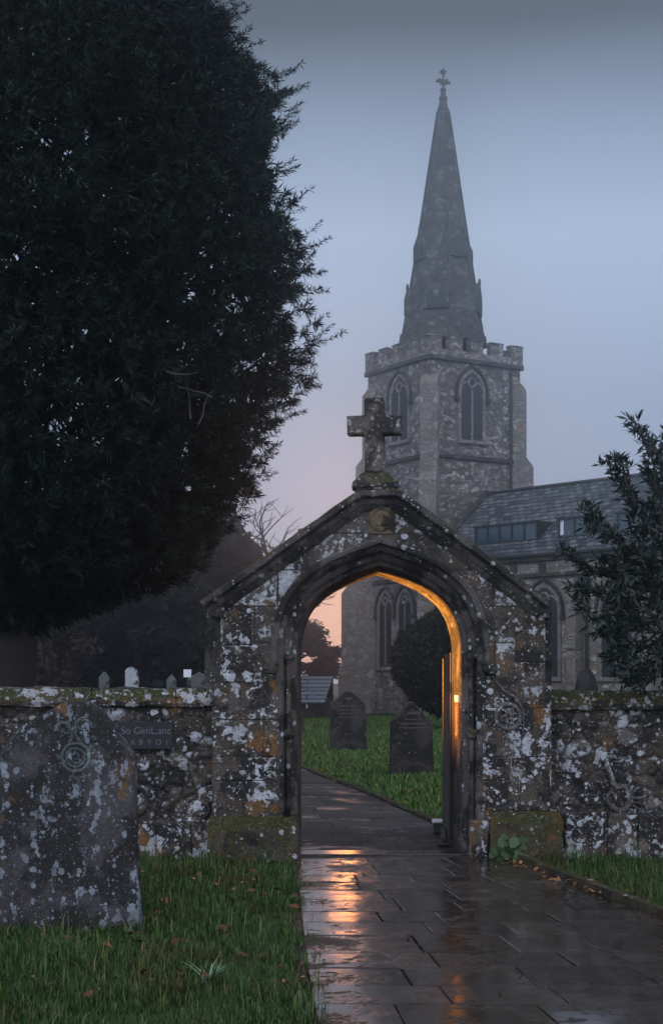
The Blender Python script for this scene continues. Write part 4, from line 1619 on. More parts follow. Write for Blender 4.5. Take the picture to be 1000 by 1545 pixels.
# glazed strips low in the roof
for i, (pa, pb, n_) in enumerate(((716, 808, 5), (842, 888, 2), (930, 1010, 4))):
    xa, xb = nave_x(pa, 0.35), nave_x(pb, 0.35)
    y0, zt = 0.42, ZE + 0.42 * sl + 0.04
    h = 0.72
    m = MB()
    m.box(xa - 0.10, xb + 0.10, y0 - 0.02, y0 + 1.0, zt - 0.06, zt + 0.02)
    m.box(xa - 0.10, xb + 0.10, y0 - 0.10, y0 + 1.2, zt + h, zt + h + 0.08)
    for k in range(n_ + 1):
        x = xa + (xb - xa) * k / n_
        m.box(x - 0.05, x + 0.05, y0 - 0.03, y0 + 0.05, zt + 0.02, zt + h)
    m.box(xa - 0.10, xa - 0.05, y0 + 0.05, y0 + 0.9, zt + 0.02, zt + h)
    m.box(xb + 0.05, xb + 0.10, y0 + 0.05, y0 + 0.9, zt + 0.02, zt + h)
    fr = m.build('roof_window', M['iron'], roof)
    m = MB()
    m.box(xa, xb, y0, y0 + 0.02, zt + 0.02, zt + h)
    pn = m.build('roof_window_pane', M['rooflight'], roof)
    if i == 1:
        m = MB()
        m.box(xa + 0.02, xa + 0.22, y0 - 0.015, y0 - 0.005, zt + 0.08, zt + h - 0.02)
        m.build('white_blind', M['white_paint'], roof)
# strings, pilasters
for za, zb_, pj in ((0.62, 0.42, 0.16), (1.30, 1.12, 0.20)):
    mb = MB(MxN)
    mb.box(0.0, LN, -pj, 0.02, ZE - za, ZE - zb_, 0.03)
    mb.build('nave_string', M['dressed_dark'], nave)
for px in (738, 775, 818, 878, 930, 985):
    x = nave_x(px)
    mb = MB(MxN)
    mb.box(x - 0.16, x + 0.16, -0.08, 0.02, ZE - 1.12, ZE - 0.62)
    mb.build('nave_pilaster', M['dressed_dark'], nave)
mb = MB(MxN)
mb.box(0.0, LN, -0.30, -0.21, ZE - 0.40, ZE - 0.30)
mb.build('gutter', M['iron'], nave)
for pc_ in (738, 820, 930, 1040):
    xw = nave_x(pc_)
    Yw = (A0 + RU * xw).y
    window(MxN, xw, PZ(1022, Yw), 1.5, PZ(920, Yw), 0.95, nave, lights=2)
# wall buttress and pipe between windows
for pxa in (872, 1000):
    mb = MB(MxN)
    xb = nave_x(pxa)
    mb.prism([(xb - 0.22, 0), (xb + 0.22, 0), (xb + 0.22, ZE - 2.0), (xb - 0.22, ZE - 1.8)], -0.55, 0.02, 0.03)
    mb.box(xb - 0.26, xb + 0.26, -0.62, 0.02, 2.9, 3.05, 0.03)
    mb.build('nave_buttress', M['dressed'], nave)
mb = MB(MxN)
xb = nave_x(880)
mb.tube([(xb + 0.22, -0.12, 0), (xb + 0.22, -0.12, ZE - 1.3)], 0.07, 7)
mb.box(xb + 0.08, xb + 0.36, -0.26, -0.03, ZE - 1.75, ZE - 1.45, 0.02)
mb.build('drainpipe', M['iron'], nave)

# low outbuilding left of the tower
sh = empty('slate_shed', (PX(463, 62), 62, 0))
tag(sh, 'low dark outbuilding with pale slate roof seen through the left of the arch', 'shed')
mb = MB()
zr_ = PZ(1020, 64)
mb.prism([(-3.0, 0), (1.02, 0), (1.02, 0.85), (-3, 0.85)], 0, 4.2)
mb.add([(1.02, 0, 0.85), (1.02, 4.2, 0.85), (1.02, 2.1, zr_ - 0.08)], [(0, 1, 2)])
mb.build('shed_wall', M['slate_stone'], sh)
mb = MB()
mb.add([(-3.1, -0.25, 0.72), (0.75, -0.25, 0.72), (1.12, 2.1, zr_), (-3.1, 2.1, zr_), (1.12, 4.45, 0.75), (-3.1, 4.45, 0.75),
        (-3.1, -0.25, 0.64), (0.75, -0.25, 0.64), (1.12, 2.1, zr_ - 0.09), (-3.1, 2.1, zr_ - 0.09), (1.12, 4.45, 0.66), (-3.1, 4.45, 0.66)],
       [(0, 1, 2, 3), (3, 2, 4, 5), (6, 9, 8, 7), (9, 11, 10, 8), (0, 6, 7, 1), (1, 7, 8, 2), (2, 8, 10, 4), (0, 3, 9, 6), (3, 5, 11, 9), (4, 10, 11, 5)])
mb.build('shed_roof', M['shed_roof'], sh)
mb = MB()
mb.box(-0.12 + 0.08, 0.02 + 0.02, -0.03, 0.03, 0.45, 0.68)
mb.build('shed_window', M['white_paint'], sh)

# ------------------------------------------------------------------ foliage


def leaves_np(base, dirn, length, width, roll=None, droop=0.15):
    """diamond leaves: arrays base (N,3), dirn (N,3) unit, length, width (N,)"""
    n = len(base)
    rv = RNG.normal(size=(n, 3))
    side = np.cross(dirn, rv)
    side /= np.linalg.norm(side, axis=1, keepdims=True) + 1e-9
    mid = base + dirn * (length * 0.5)[:, None] + np.array([0, 0, -1.0]) * (length * droop * 0.25)[:, None]
    tip = base + dirn * length[:, None] + np.array([0, 0, -1.0]) * (length * droop)[:, None]
    v = np.empty((n, 4, 3), dtype=np.float32)
    v[:, 0] = base
    v[:, 1] = mid + side * (width * 0.5)[:, None]
    v[:, 2] = tip
    v[:, 3] = mid - side * (width * 0.5)[:, None]
    f = np.arange(n * 4, dtype=np.int32).reshape(n, 4)
    return v.reshape(-1, 3), f


def unit(a):
    return a / (np.linalg.norm(a, axis=1, keepdims=True) + 1e-9)


def tufts(centres, axes, per, length, width, spread=0.9, jitter=0.35, stem=0.0):
    """rosettes of needle leaves round each centre, opening along its axis"""
    n = len(centres)
    c = np.repeat(centres, per, axis=0)
    a = np.repeat(axes, per, axis=0)
    d = unit(a * RNG.uniform(0.25, 1.1, size=(n * per, 1)) + RNG.normal(size=(n * per, 3)) * spread)
    L = length * RNG.uniform(1 - jitter, 1 + jitter, size=n * per)
    back = a * RNG.uniform(0, stem, size=(n * per, 1)) if stem > 0 else 0
    return leaves_np(c - back, d, L, width * RNG.uniform(0.7, 1.3, size=n * per), droop=0.04)


# the great yew on the left
YA = 17.6
yx = PX(8, YA)
yew = empty('yew_tree', (yx, YA, 0))
tag(yew, 'huge dark yew tree overhanging the left wall', 'tree')
ys = F / YA
prof_y = [(-60, 300), (0, 330), (41, 352), (95, 408), (155, 432), (250, 458), (320, 466), (400, 482), (470, 488), (550, 480), (620, 456), (700, 420), (760, 384), (820, 338), (870, 292), (905, 190), (935, 95), (960, 40)]
zz_ = np.array([PZ(a, YA) for a, b in prof_y])[::-1]
rr_ = np.array([(b - 8) * 0.965 / ys for a, b in prof_y])[::-1]


def yew_r(z): return np.interp(z, zz_, rr_)


def yew_points(n, lo, hi, zmin=None):
    out = []
    z0, z1 = zz_[0], zz_[-1]
    while len(out) < n:
        z = random.uniform(z0, z1)
        r = float(yew_r(z))
        if random.random() > (r + 0.3) / 4.1: continue
        a = random.uniform(-math.pi, math.pi)
        x, y = math.cos(a), math.sin(a)
        if y > 0.2 and random.random() < 0.55: continue
        if x < -0.25 and random.random() < 0.72: continue
        bump_ = 0.985 + 0.12 * mnoise.noise(Vector((x * 1.9, y * 1.9, z * 1.0))) + 0.08 * mnoise.noise(Vector((x * 5.2 + 7, y * 5.2, z * 2.3)))
        if mnoise.noise(Vector((x * 6.1 + 3, y * 6.1, z * 2.6 + 5))) < -0.22 and random.random() < 0.75: continue
        q = random.uniform(lo, hi)
        out.append((x * r * q * bump_, y * r * q * bump_ * 0.92, z, x, y))
    return np.array(out)


pts = yew_points(7600, 0.86, 1.0)
c = pts[:, :3]
ax = unit(np.stack([pts[:, 3], pts[:, 4], RNG.uniform(-0.25, 0.55, len(pts))], 1) + RNG.normal(size=(len(pts), 3)) * 0.30)
v1, f1 = tufts(c, ax, 26, 0.115, 0.0135, 0.62, 0.35, 0.10)
pts = yew_points(5200, 0.45, 0.90)
c2 = pts[:, :3]
ax2 = unit(np.stack([pts[:, 3], pts[:, 4], RNG.uniform(-0.4, 0.4, len(pts))], 1) + RNG.normal(size=(len(pts), 3)) * 0.5)
v2, f2 = tufts(c2, ax2, 12, 0.20, 0.060, 1.0, 0.4, 0.1)
v = np.concatenate([v1, v2])
f = np.concatenate([f1, f2 + len(v1)])
# protruding shoots along the outline
sh_pts = yew_points(420, 0.98, 1.02)
vs3, n3 = [], 0
cs, as_ = [], []
for q in sh_pts:
    d = Vector((q[3], q[4], random.uniform(0.1, 0.9))).normalized()
    L = random.uniform(0.12, 0.34)
    for k in range(6):
        cs.append((q[0] + d.x * L * k / 5, q[1] + d.y * L * k / 5, q[2] + d.z * L * k / 5))
        as_.append(tuple(d))
v3, f3 = tufts(np.array(cs), np.array(as_), 10, 0.070, 0.011, 0.55, 0.3, 0.03)
f = np.concatenate([f, f3 + len(v)])
v = np.concatenate([v, v3])
np_mesh('crown', v, f, M['yew_leaf'], yew)
# trunk and limbs
mb = MB()
mb.tube([(-0.1, 0, -0.1), (-0.06, 0, 0.6), (-0.02, 0, 1.3), (0.02, 0, 1.9), (-0.05, 0.1, 2.8), (0.0, 0.1, 4.5), (0.05, 0, 6.5)], [0.52, 0.40, 0.35, 0.36, 0.30, 0.22, 0.10], 12)
for (a, z0, z1, L) in ((-0.5, 2.2, 3.6, 2.0), (-1.2, 2.1, 3.4, 2.2), (0.3, 2.1, 3.4, 2.3), (-2.2, 2.0, 3.0, 2.0), (-0.8, 2.9, 4.6, 2.8), (0.1, 3.2, 5.2, 2.6), (-1.6, 3.4, 5.4, 2.7), (1.4, 2.4, 4.0, 2.4), (2.6, 2.2, 3.5, 2.2), (-0.3, 4.4, 6.8, 2.5)):
    p = []
    for k in range(7):
        t = k / 6
        p.append((math.cos(a) * L * t + 0.12 * math.sin(5 * t + a), math.sin(a) * L * t + 0.10 * math.sin(4 * t + 2 * a), z0 + (z1 - z0) * (t ** 0.8) + 0.06 * math.sin(7 * t + a)))
    mb.tube(p, [0.17 * (1 - 0.8 * k / 6) for k in range(7)], 8)
tr = mb.build('trunk', M['bark'], yew, True)
cut_long(tr, 0.22, 3)
rough(tr, 0.05, 5, 3)
# bare grey twigs that show among the leaves
rt = random.Random(17)
for (px, py) in ((288, 632), (300, 640), (320, 600), (250, 560)):
    Yt = YA - 2.75 + (px - 150) * 0.002
    p0 = P(px, py, Yt + 0.1) - Vector(yew.location)
    d = Vector((rt.uniform(-1, 1), rt.uniform(-0.6, -0.2), rt.uniform(-0.5, 0.6))).normalized()
    q = [p0]
    for k in range(4):
        d = (d + Vector((rt.uniform(-0.4, 0.4), rt.uniform(-0.2, 0.1), rt.uniform(-0.4, 0.4)))).normalized()
        q.append(q[-1] + d * 0.11)
    mb = MB()
    mb.tube(q, [0.010, 0.008, 0.007, 0.005, 0.003], 5)
    mb.build('twig', M['twig'], yew)

# evergreen at the right edge
BYY = 12.15
bush = empty('evergreen_shrub', (PX(1085, 13.2), 13.2, 0))
tag(bush, 'dark evergreen with narrow leaves reaching over the right wall at the picture edge', 'shrub')
bo = Vector(bush.location)
branches = [
    ([(1070, 1100), (1030, 950), (1000, 800), (985, 700), (968, 655), (951, 628)], 1.0),
    ([(1010, 830), (975, 800), (955, 760), (935, 725), (916, 692)], 1.0),
    ([(960, 770), (945, 735), (938, 700), (934, 688)], 0.8),
    ([(1005, 850), (960, 835), (925, 810), (898, 785), (884, 765)], 1.0),
    ([(940, 815), (910, 800), (884, 796)], 0.8),
    ([(1000, 880), (950, 880), (905, 865), (875, 850), (850, 828)], 1.0),
    ([(1010, 900), (955, 905), (910, 895), (880, 888), (866, 884)], 1.0),
    ([(960, 900), (925, 925), (895, 935), (872, 905)], 0.9),
    ([(1010, 930), (960, 945), (925, 950), (900, 955)], 1.0),
    ([(1010, 960), (965, 980), (935, 985), (915, 990)], 1.0),
    ([(1015, 980), (975, 1005), (950, 1018), (945, 1030)], 1.0),
    ([(1000, 800), (985, 770), (970, 760)], 1.0), ([(1005, 760), (985, 730), (972, 712)], 1.0),
    ([(1010, 720), (995, 690), (980, 668)], 1.0), ([(1000, 860), (965, 850), (930, 840)], 1.0), ([(1000, 915), (950, 925), (930, 935)], 1.0),
    ([(1020, 1000), (985, 1010), (965, 1035)], 1.0), ([(1015, 820), (1000, 740), (1005, 660)], 1.0), ([(1020, 900), (975, 870), (930, 860), (905, 845)], 1.0),
]
mb = MB()
cs, as_ = [], []
rb = random.Random(31)
for pts_, dens in branches:
    off_y = rb.uniform(-0.25, 0.35)
    w_ = [P(a, b, BYY + off_y + 0.45 * max(0, (a - 900) / 150)) - bo for a, b in pts_]
    fine = []
    for i in range(len(w_) - 1):
        for k in range(4):
            fine.append(w_[i].lerp(w_[i + 1], k / 4) + Vector((rb.uniform(-0.008, 0.008), rb.uniform(-0.02, 0.02), rb.uniform(-0.008, 0.008))))
    fine.append(w_[-1])
    mb.tube(fine, np.linspace(0.018, 0.004, len(fine)).tolist(), 5)
    tot = len(fine)
    for i, q in enumerate(fine):
        d = (fine[min(i + 1, tot - 1)] - fine[max(i - 1, 0)]).normalized()
        for k in range(3 if dens > 0.9 else 2):
            jj = Vector((rb.gauss(0, 0.022), rb.gauss(0, 0.05), rb.gauss(0, 0.022)))
            cs.append(tuple(q + jj))
            as_.append(tuple((d + Vector((rb.gauss(0, 0.4), rb.gauss(0, 0.4), rb.gauss(0.15, 0.4)))).normalized()))
mb.tube([Vector((0, 0, -0.1)), Vector((-0.05, -0.1, 0.8)), P(1070, 1100, 12.8) - bo, P(1030, 950, 12.5) - bo], [0.09, 0.07, 0.05, 0.03], 9)
mb.build('stem', M['bark'], bush, True)
# the dense mass by the picture edge and beyond it
for k in range(470):
    px = 912 + abs(rb.gauss(0, 1)) * 85
    if px > 1180: continue
    py = rb.uniform(770, 1035)
    if px < 905 + abs(py - 930) * 0.35 + 18 * mnoise.noise(Vector((py * 0.03, 0, 0))): continue
    cs.append(tuple(P(px, py, BYY + rb.uniform(-0.2, 0.9)) - bo))
    as_.append(tuple(Vector((rb.gauss(-0.5, 0.6), rb.gauss(-0.3, 0.6), rb.gauss(0.3, 0.6))).normalized()))
for k in range(150):
    px = rb.uniform(975, 1120)
    py = rb.uniform(640, 800)
    if px < 975 + (800 - py) * 0.18: continue
    cs.append(tuple(P(px, py, BYY + rb.uniform(0.0, 0.9)) - bo))
    as_.append(tuple(Vector((rb.gauss(-0.3, 0.6), rb.gauss(-0.3, 0.6), rb.gauss(0.5, 0.6))).normalized()))
v, f = tufts(np.array(cs), np.array(as_), 6, 0.10, 0.022, 0.6, 0.35, 0.03)
np_mesh('foliage', v, f, M['bush_leaf'], bush)

# clipped round yew behind the arch
tY = 48
top_ = empty('clipped_yew', (PX(676, tY), tY, 0))
tag(top_, 'round clipped yew bush in front of the church, behind the right side of the arch', 'tree')
n = 15000
u = unit(RNG.normal(size=(n, 3)))
ts = F / tY
rad = np.stack([np.full(n, 84 / ts), np.full(n, 84 / ts), np.full(n, 78 / ts)], 1)
nz_ = np.array([1 + 0.09 * mnoise.noise(Vector(q) * 2.2) + 0.05 * mnoise.noise(Vector(q) * 9.0) for q in u])
lowcut = np.where(u[:, 2] < 0, 1 - 0.28 * (-u[:, 2]) ** 1.5 * 0.6, 1.0)
c = u * rad * (nz_ * RNG.uniform(0.88, 1.0, n))[:, None]
c[:, :2] *= lowcut[:, None]
c[:, 2] += PZ(1000, tY)
keep = c[:, 2] > 0.25
c, u = c[keep], u[keep]
v, f = leaves_np(c, unit(u + RNG.normal(size=c.shape) * 0.7), RNG.uniform(0.08, 0.17, len(c)), RNG.uniform(0.05, 0.10, len(c)))
n = 3000
u = unit(RNG.normal(size=(n, 3)))
c = u * 1.45 * RNG.uniform(0.6, 1, (n, 1)) + np.array([0, 0, PZ(1000, tY)])
c = c[c[:, 2] > 0.3]
vb, fb = leaves_np(c, unit(RNG.normal(size=c.shape)), np.full(len(c), 0.5), np.full(len(c), 0.4))
f = np.concatenate([f, fb + len(v)])
v = np.concatenate([v, vb])
np_mesh('crown', v, f, M['topiary_leaf'], top_)
mb = MB()
mb.tube([(0, 0, -0.1), (0.03, 0, 0.4), (0, 0, 1.2)], [0.2, 0.16, 0.12], 9)
mb.build('trunk', M['bark'], top_)


def tree_meshes(seed, H, Rr, n, leafsz, gaps=0.5, base=0.1):
    """one far tree: crown and trunk meshes"""
    r = np.random.default_rng(seed)
    # clump centres
    k = 70
    cc = []
    while len(cc) < k:
        q = r.uniform(-1, 1, 3)
        if np.linalg.norm(q) > 1: continue
        w = (1 - 0.45 * max(0, q[2]))
        cc.append((q[0] * Rr * w, q[1] * Rr * w, H * (base + (1 - base) * (0.5 + 0.5 * q[2]))))
    cc = np.array(cc)
    sz = r.uniform(0.16, 0.34, k) * Rr
    idx = r.integers(0, k, n)
    d = unit(r.normal(size=(n, 3))) * (r.uniform(0, 1, n) ** 0.45)[:, None]
    p = cc[idx] + d * sz[idx][:, None]
    v, f = leaves_np(p, unit(r.normal(size=(n, 3))), leafsz * r.uniform(0.6, 1.5, n), leafsz * 0.6 * r.uniform(0.6, 1.4, n))
    nc = 3600
    idx = r.integers(0, k, nc)
    pc_ = cc[idx] + unit(r.normal(size=(nc, 3))) * (r.uniform(0, 0.75, nc) * sz[idx])[:, None]
    vc, fc = leaves_np(pc_, unit(r.normal(size=(nc, 3))), 0.5 * r.uniform(0.7, 1.2, nc), 0.4 * r.uniform(0.7, 1.2, nc))
    f = np.concatenate([f, fc + len(v)])
    v = np.concatenate([v, vc])
    mb = MB()
    mb.tube([(0, 0, -0.2), (0.05 * H * 0.1, 0, H * 0.3), (0, 0.1, H * 0.6), (0.05, 0, H * 0.9)], [0.028 * H, 0.022 * H, 0.014 * H, 0.004 * H], 8)
    for a in range(7):
        an = a * 2.4
        z0 = H * (0.2 + 0.08 * a)
        L = Rr * 0.8
        mb.tube([(0, 0, z0), (math.cos(an) * L * 0.5, math.sin(an) * L * 0.5, z0 + H * 0.10), (math.cos(an) * L, math.sin(an) * L, z0 + H * 0.17)], [0.012 * H, 0.007 * H, 0.002 * H], 6)
    return v, f, mb


protos = []
for sd, Hh, Rr, mat in ((1, 10.0, 3.6, 'far_leaf'), (2, 10.0, 3.0, 'far_leaf'), (3, 10.0, 3.4, 'autumn_leaf')):
    v, f, mb = tree_meshes(sd, Hh, Rr, 17000 if mat == 'far_leaf' else 7000, 0.24 if mat == 'far_leaf' else 0.18, base=0.02)
    root = empty('far_tree', (0, 0, 0))
    np_mesh('crown', v, f, M[mat], root)
    mb.build('trunk', M['bark'], root)
    protos.append(root)
used = [False] * 3


def copy_tree(o):
    c = o.copy()
    COL.objects.link(c)
    for ch in list(o.children):
        d = ch.copy()
        COL.objects.link(d)
        d.parent = c
    return c


far = [  # px, Y, height, proto, width factor, label
    (20, 58, 9.0, 0, 1.2, 'dark misty tree behind the yew trunk at the far left'),
    (110, 62, 8.6, 1, 1.5, 'dark misty tree behind the leftmost headstones over the wall'),
    (205, 60, 8.0, 0, 1.3, 'dark misty tree straight behind the pale headstone'),
    (290, 64, 9.4, 1, 1.4, 'dark misty tree beside the left eave of the gateway'),
    (352, 75, 9.6, 0, 1.0, 'tall misty tree below the bare branches, behind the left gable slope'),
    (448, 92, 5.6, 1, 1.75, 'dusky tree in the sunset glow at the left of the arch'),
    (250, 66, 6.0, 2, 1.0, 'russet misty tree behind the white notice'),
    (75, 50, 5.2, 2, 1.0, 'russet bush-like tree beside the yew trunk'),
    (330, 66, 8.0, 0, 1.2, 'dark misty tree hidden low behind the left gateway pier'),
    (150, 90, 12.0, 1, 1.5, 'tall pale misty tree far behind the left wall'),
]
for px, Y, Hh, pi, wf, lab in far:
    o = protos[pi] if not used[pi] else copy_tree(protos[pi])
    used[pi] = True
    s = Hh / 10.0
    o.location = (PX(px, Y), Y, 0)
    o.scale = (s * wf, s * wf, s)
    o.rotation_euler = (0, 0, px * 0.37)
    tag(o, lab, 'tree', 'misty trees behind the churchyard')

# bare tree above the gable's left slope
bt = empty('bare_tree', (PX(396, 71), 71, 0))
tag(bt, 'bare misty tree with fine branches above the left slope of the gable', 'tree')
mb = MB()
rb = random.Random(9)


def grow(p, d, L, r, lev):
    q = [p]
    n_ = 4
    for k in range(n_):
        d = (d + Vector((rb.gauss(0, 0.16), rb.gauss(0, 0.16), rb.gauss(0.04, 0.12)))).normalized()
        q.append(q[-1] + d * L / n_)
    mb.tube(q, [r * (1 - 0.45 * k / n_) for k in range(n_ + 1)], 6 if lev < 2 else 4)
    if lev < 4:
        nb = 4 if lev > 0 else 8
        for k in range(nb):
            t = rb.randint(2, n_)
            e = Vector((rb.gauss(0, 0.95), rb.gauss(0, 0.95), rb.gauss(0.15, 0.45)))
            grow(q[t], (d + e).normalized(), L * rb.uniform(0.52, 0.74), max(r * 0.55, 0.016), lev + 1)


grow(Vector((0, 0, -0.1)), Vector((0.02, 0, 1)), 5.2, 0.24, 0)
mb.build('branches', M['bark'], bt)

# ------------------------------------------------------------------ grass, leaves, small plants


def blades(n, sampler, hmin, hmax, wid, name, mat=None):
    xs, ys = sampler(n)
    n = len(xs)
    hgt = RNG.uniform(hmin, hmax, n)
    clump = np.array([0.65 + 0.75 * mnoise.noise(Vector((x * 1.6, y * 1.6, 0))) for x, y in zip(xs, ys)])
    hgt = hgt * np.clip(clump + 0.25, 0.35, 1.5)
    ang = RNG.uniform(0, 2 * math.pi, n)
    lean = RNG.uniform(0.1, 0.9, n)
    dx, dy = np.cos(ang), np.sin(ang)
    sxv, syv = -dy, dx
    w = wid * RNG.uniform(0.6, 1.3, n)
    v = np.empty((n, 5, 3), dtype=np.float32)
    v[:, 0] = np.stack([xs - sxv * w / 2, ys - syv * w / 2, np.zeros(n)], 1)
    v[:, 1] = np.stack([xs + sxv * w / 2, ys + syv * w / 2, np.zeros(n)], 1)
    mx, my = xs + dx * lean * hgt * 0.25, ys + dy * lean * hgt * 0.25
    v[:, 2] = np.stack([mx + sxv * w * 0.35, my + syv * w * 0.35, hgt * 0.6], 1)
    v[:, 3] = np.stack([mx - sxv * w * 0.35, my - syv * w * 0.35, hgt * 0.6], 1)
    v[:, 4] = np.stack([xs + dx * lean * hgt * 0.8, ys + dy * lean * hgt * 0.8, hgt * (1 - 0.25 * lean)], 1)
    base = np.arange(n, dtype=np.int32)[:, None] * 5
    quads = base + np.array([[0, 1, 2, 3]], dtype=np.int32)
    tris = base + np.array([[3, 2, 4]], dtype=np.int32)
    me = bpy.data.meshes.new(name)
    me.vertices.add(n * 5)
    me.vertices.foreach_set('co', v.ravel())
    loops = np.concatenate([quads.ravel(), tris.ravel()])
    me.loops.add(len(loops))
    me.loops.foreach_set('vertex_index', loops)
    me.polygons.add(2 * n)
    st = np.concatenate([np.arange(n) * 4, 4 * n + np.arange(n) * 3]).astype(np.int32)
    me.polygons.foreach_set('loop_start', st)
    me.polygons.foreach_set('loop_total', np.concatenate([np.full(n, 4), np.full(n, 3)]).astype(np.int32))
    me.update(calc_edges=True)
    o = link_mesh(name, me, mat or M['grass'])
    tag(o, kind='stuff')
    return o


def sample_left(n):
    y = RNG.uniform(6.0, 12.45, n)
    x = RNG.uniform(-3.4, 0.0, n)
    edge = np.interp(y, PY_, PL_) + 0.05 * np.sin(y * 9) + 0.04 * np.sin(y * 23) + RNG.normal(0, 0.06, n) - 0.02
    bare = np.array([mnoise.noise(Vector((a * 1.9, b * 1.3, 4.4))) for a, b in zip(x, y)])
    k = (x < edge) & (x > -0.34 * y) & ((bare > -0.28) | (RNG.uniform(0, 1, n) < 0.25))
    return x[k], y[k]


def sample_right(n):
    y = RNG.uniform(6.0, 12.45, n)
    x = RNG.uniform(1.2, 4.4, n)
    edge = np.interp(y, PY_, PR_) + 0.11 + np.abs(RNG.normal(0, 0.03, n))
    k = (x > edge) & (x < 0.36 * y) & ~((x < gx(850)) & (y > 12.2))
    return x[k], y[k]


def sample_back(n):
    y = 13.5 + (66 - 13.5) * RNG.uniform(0, 1, n) ** 1.7
    x = RNG.uniform(-0.12, 0.14, n) * y
    k = ((x > np.interp(y, PY_, PR_) + 0.10) | (x < np.interp(y, PY_, PL_) - 0.05)) & ((y < 66))
    return x[k], y[k]


blades(150000, sample_left, 0.02, 0.085, 0.006, 'grass')
blades(6000, sample_left, 0.08, 0.20, 0.008, 'grass')
blades(110000, sample_right, 0.02, 0.08, 0.006, 'grass')
blades(5000, sample_right, 0.08, 0.18, 0.008, 'grass')
blades(110000, sample_back, 0.04, 0.11, 0.022, 'grass', M['lawn'])


def strap_tuft(name, px, Y, n, L, w, label, mat):
    cs = np.tile(np.array([[0, 0, 0.01]]), (n, 1)) + RNG.normal(0, 0.012, (n, 3)) * np.array([1, 1, 0])
    a = RNG.uniform(0, 2 * math.pi, n)
    e = RNG.uniform(0.5, 1.35, n)
    d = np.stack([np.cos(a) * np.cos(e), np.sin(a) * np.cos(e), np.sin(e)], 1)
    # blades facing their own droop
    LL_ = L * RNG.uniform(0.6, 1.1, n)
    side = np.stack([-np.sin(a), np.cos(a), np.zeros(n)], 1)
    vv, ff = [], []
    for i in range(n):
        for k in range(5):
            t = k / 4
            p = cs[i] + d[i] * LL_[i] * t + np.array([np.cos(a[i]), np.sin(a[i]), -1.2]) * LL_[i] * 0.22 * t * t
            ww = w * (0.55 + 0.9 * t) if t < 0.5 else w * (1.45 * (1 - t) + 0.04)
            vv.append(p - side[i] * ww / 2)
            vv.append(p + side[i] * ww / 2)
        b = i * 10
        for k in range(4):
            ff.append((b + 2 * k, b + 2 * k + 1, b + 2 * k + 3, b + 2 * k + 2))
    o = np_mesh(name, np.array(vv), np.array(ff), M[mat])
    o.location = (PX(px, Y), Y, 0)
    return tag(o, label, 'plant')


strap_tuft('strap_leaf_plant', 316, 7.35, 34, 0.19, 0.014, 'grey-green strap-leaved tuft in the grass below the big headstone', 'tuft_leaf')
strap_tuft('strap_leaf_plant', 838, 12.3, 30, 0.19, 0.017, 'bright strap-leaved tuft by the right plinth of the gateway', 'tuft_leaf')
strap_tuft('strap_leaf_plant', 869, 12.1, 34, 0.22, 0.018, 'bright strap-leaved tuft under the right wall, nearer the picture edge', 'tuft_leaf')
strap_tuft('strap_leaf_plant', 404, 12.15, 16, 0.15, 0.014, 'small strap-leaved tuft against the left mossy plinth', 'tuft_leaf')

# broad-leaved plant at the foot of the right plinth
pY = 12.17
pl_e = empty('leafy_plant', (PX(767, pY), pY, 0))
tag(pl_e, 'broad-leaved green plant at the foot of the right plinth beside the path', 'plant')
mb = MB()
ms = MB()
rp = random.Random(6)
for (px, py, r_) in ((758, 1271, 9), (748, 1283, 8), (764, 1289, 9), (775, 1270, 10), (786, 1276, 9), (783, 1288, 9), (770, 1280, 8), (752, 1295, 8), (779, 1295, 7), (760, 1262, 6), (790, 1266, 7), (742, 1290, 6)):
    c0 = P(px, py, pY - rp.uniform(0.0, 0.10)) - Vector(pl_e.location)
    r0 = r_ / (F / pY)
    nrm = Vector((rp.uniform(-0.5, 0.5), -0.8, rp.uniform(0.3, 0.9))).normalized()
    Mq = Matrix.Translation(c0) @ nrm.to_track_quat('Z', 'Y').to_matrix().to_4x4() @ Matrix.Rotation(rp.uniform(0, 6.28), 4, 'Z')
    ring = []
    for k in range(14):
        a = 2 * math.pi * k / 14
        q = r0 * (1 + 0.16 * math.cos(3 * a) + 0.05 * math.cos(7 * a))
        ring.append((q * math.cos(a), q * 0.85 * math.sin(a), -0.25 * q * abs(math.sin(a))))
    mb.add([(0, 0, 0.004)] + ring, [(0, i + 1, (i + 1) % 14 + 1) for i in range(14)], Mq)
    ms.tube([(0, 0, 0), c0 * 0.5 + Vector((0, 0, 0.02)), c0], [0.005, 0.004, 0.003], 5)
mb.build('leaves', M['plant_leaf'], pl_e)
ms.build('stalks', M['grass'], pl_e)


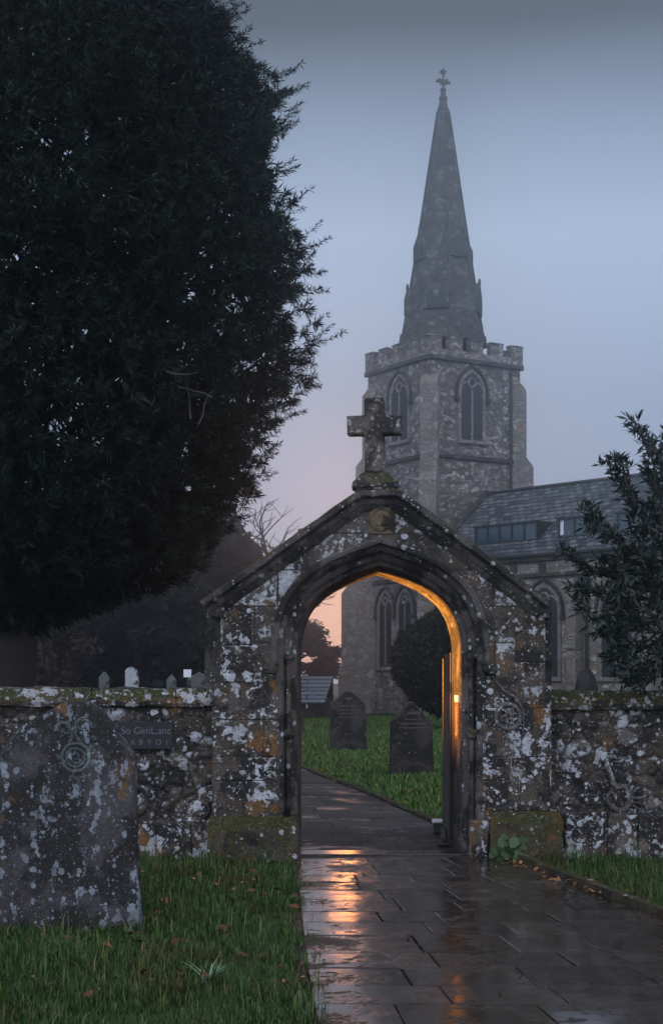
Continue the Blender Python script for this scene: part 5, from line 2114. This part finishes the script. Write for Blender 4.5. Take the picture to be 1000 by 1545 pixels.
def fallen(name, spots, mat, size):
    vv, ff = [], []
    r = random.Random(len(spots))
    for (x, y, z) in spots:
        s = size * r.uniform(0.6, 1.3)
        a = r.uniform(0, 6.28)
        Mq = Matrix.Translation((x, y, z)) @ Matrix.Rotation(a, 4, 'Z') @ Matrix.Rotation(r.uniform(-0.5, 0.5), 4, 'X') @ Matrix.Rotation(r.uniform(-0.4, 0.4), 4, 'Y')
        sh_ = [(0, -1, 0), (0.45, -0.5, 0.18), (0.6, 0.1, 0.25), (0.35, 0.6, 0.15), (0, 1.05, 0.1), (-0.35, 0.6, 0.15), (-0.6, 0.1, 0.25), (-0.45, -0.5, 0.18)]
        b = len(vv)
        vv.append(tuple(Mq @ Vector((0, 0, 0))))
        for q in sh_: vv.append(tuple(Mq @ (Vector(q) * s)))
        for k in range(8): ff.append((b, b + 1 + k, b + 1 + (k + 1) % 8))
    o = np_mesh(name, np.array(vv), np.array(ff), mat)
    return tag(o, kind='stuff')


rf = random.Random(44)
sp_ = []
for k in range(60):
    y = rf.uniform(6.6, 12.2)
    x = pl(y) - abs(rf.gauss(0, 0.9))
    sp_.append((x, y, rf.uniform(0.03, 0.10)))
fallen('fallen_leaves', sp_, M['fallen_dark'], 0.035)
sp_ = []
for k in range(75):                      # drift against the kerb
    y = 12.2 - abs(rf.gauss(0, 2.0))
    if y < 6: continue
    sp_.append((pr(y) - abs(rf.gauss(0, 0.07)), y, rf.uniform(0.042, 0.06)))
for k in range(46):
    y = rf.uniform(6.8, 20)
    sp_.append((rf.uniform(pl(y), pr(y)), y, 0.043))
for k in range(40):
    y = rf.uniform(6.6, 12.2)
    sp_.append((pl(y) - abs(rf.gauss(0, 0.8)), y, rf.uniform(0.05, 0.11)))
for k in range(30):
    y = rf.uniform(14.5, 24)
    sp_.append((pr(y) - abs(rf.gauss(0, 0.05)), y, 0.05))
fallen('fallen_leaves', sp_, M['fallen'], 0.020)

# ------------------------------------------------------------------ haze
hz = MB()
hz.box(-90, 90, -20, 175, -1.0, 36.0)
hm = bpy.data.materials.new('haze')
hm.use_nodes = True
ht = hm.node_tree
for n in list(ht.nodes): ht.nodes.remove(n)
ho_ = ht.nodes.new('ShaderNodeOutputMaterial')
pv = ht.nodes.new('ShaderNodeVolumePrincipled')
pv.inputs['Color'].default_value = (0.80, 0.89, 1.0, 1)
pv.inputs['Density'].default_value = 0.0078
pv.inputs['Anisotropy'].default_value = 0.92
ht.links.new(pv.outputs[0], ho_.inputs['Volume'])
haze = hz.build('haze', hm)
tag(haze, kind='stuff')
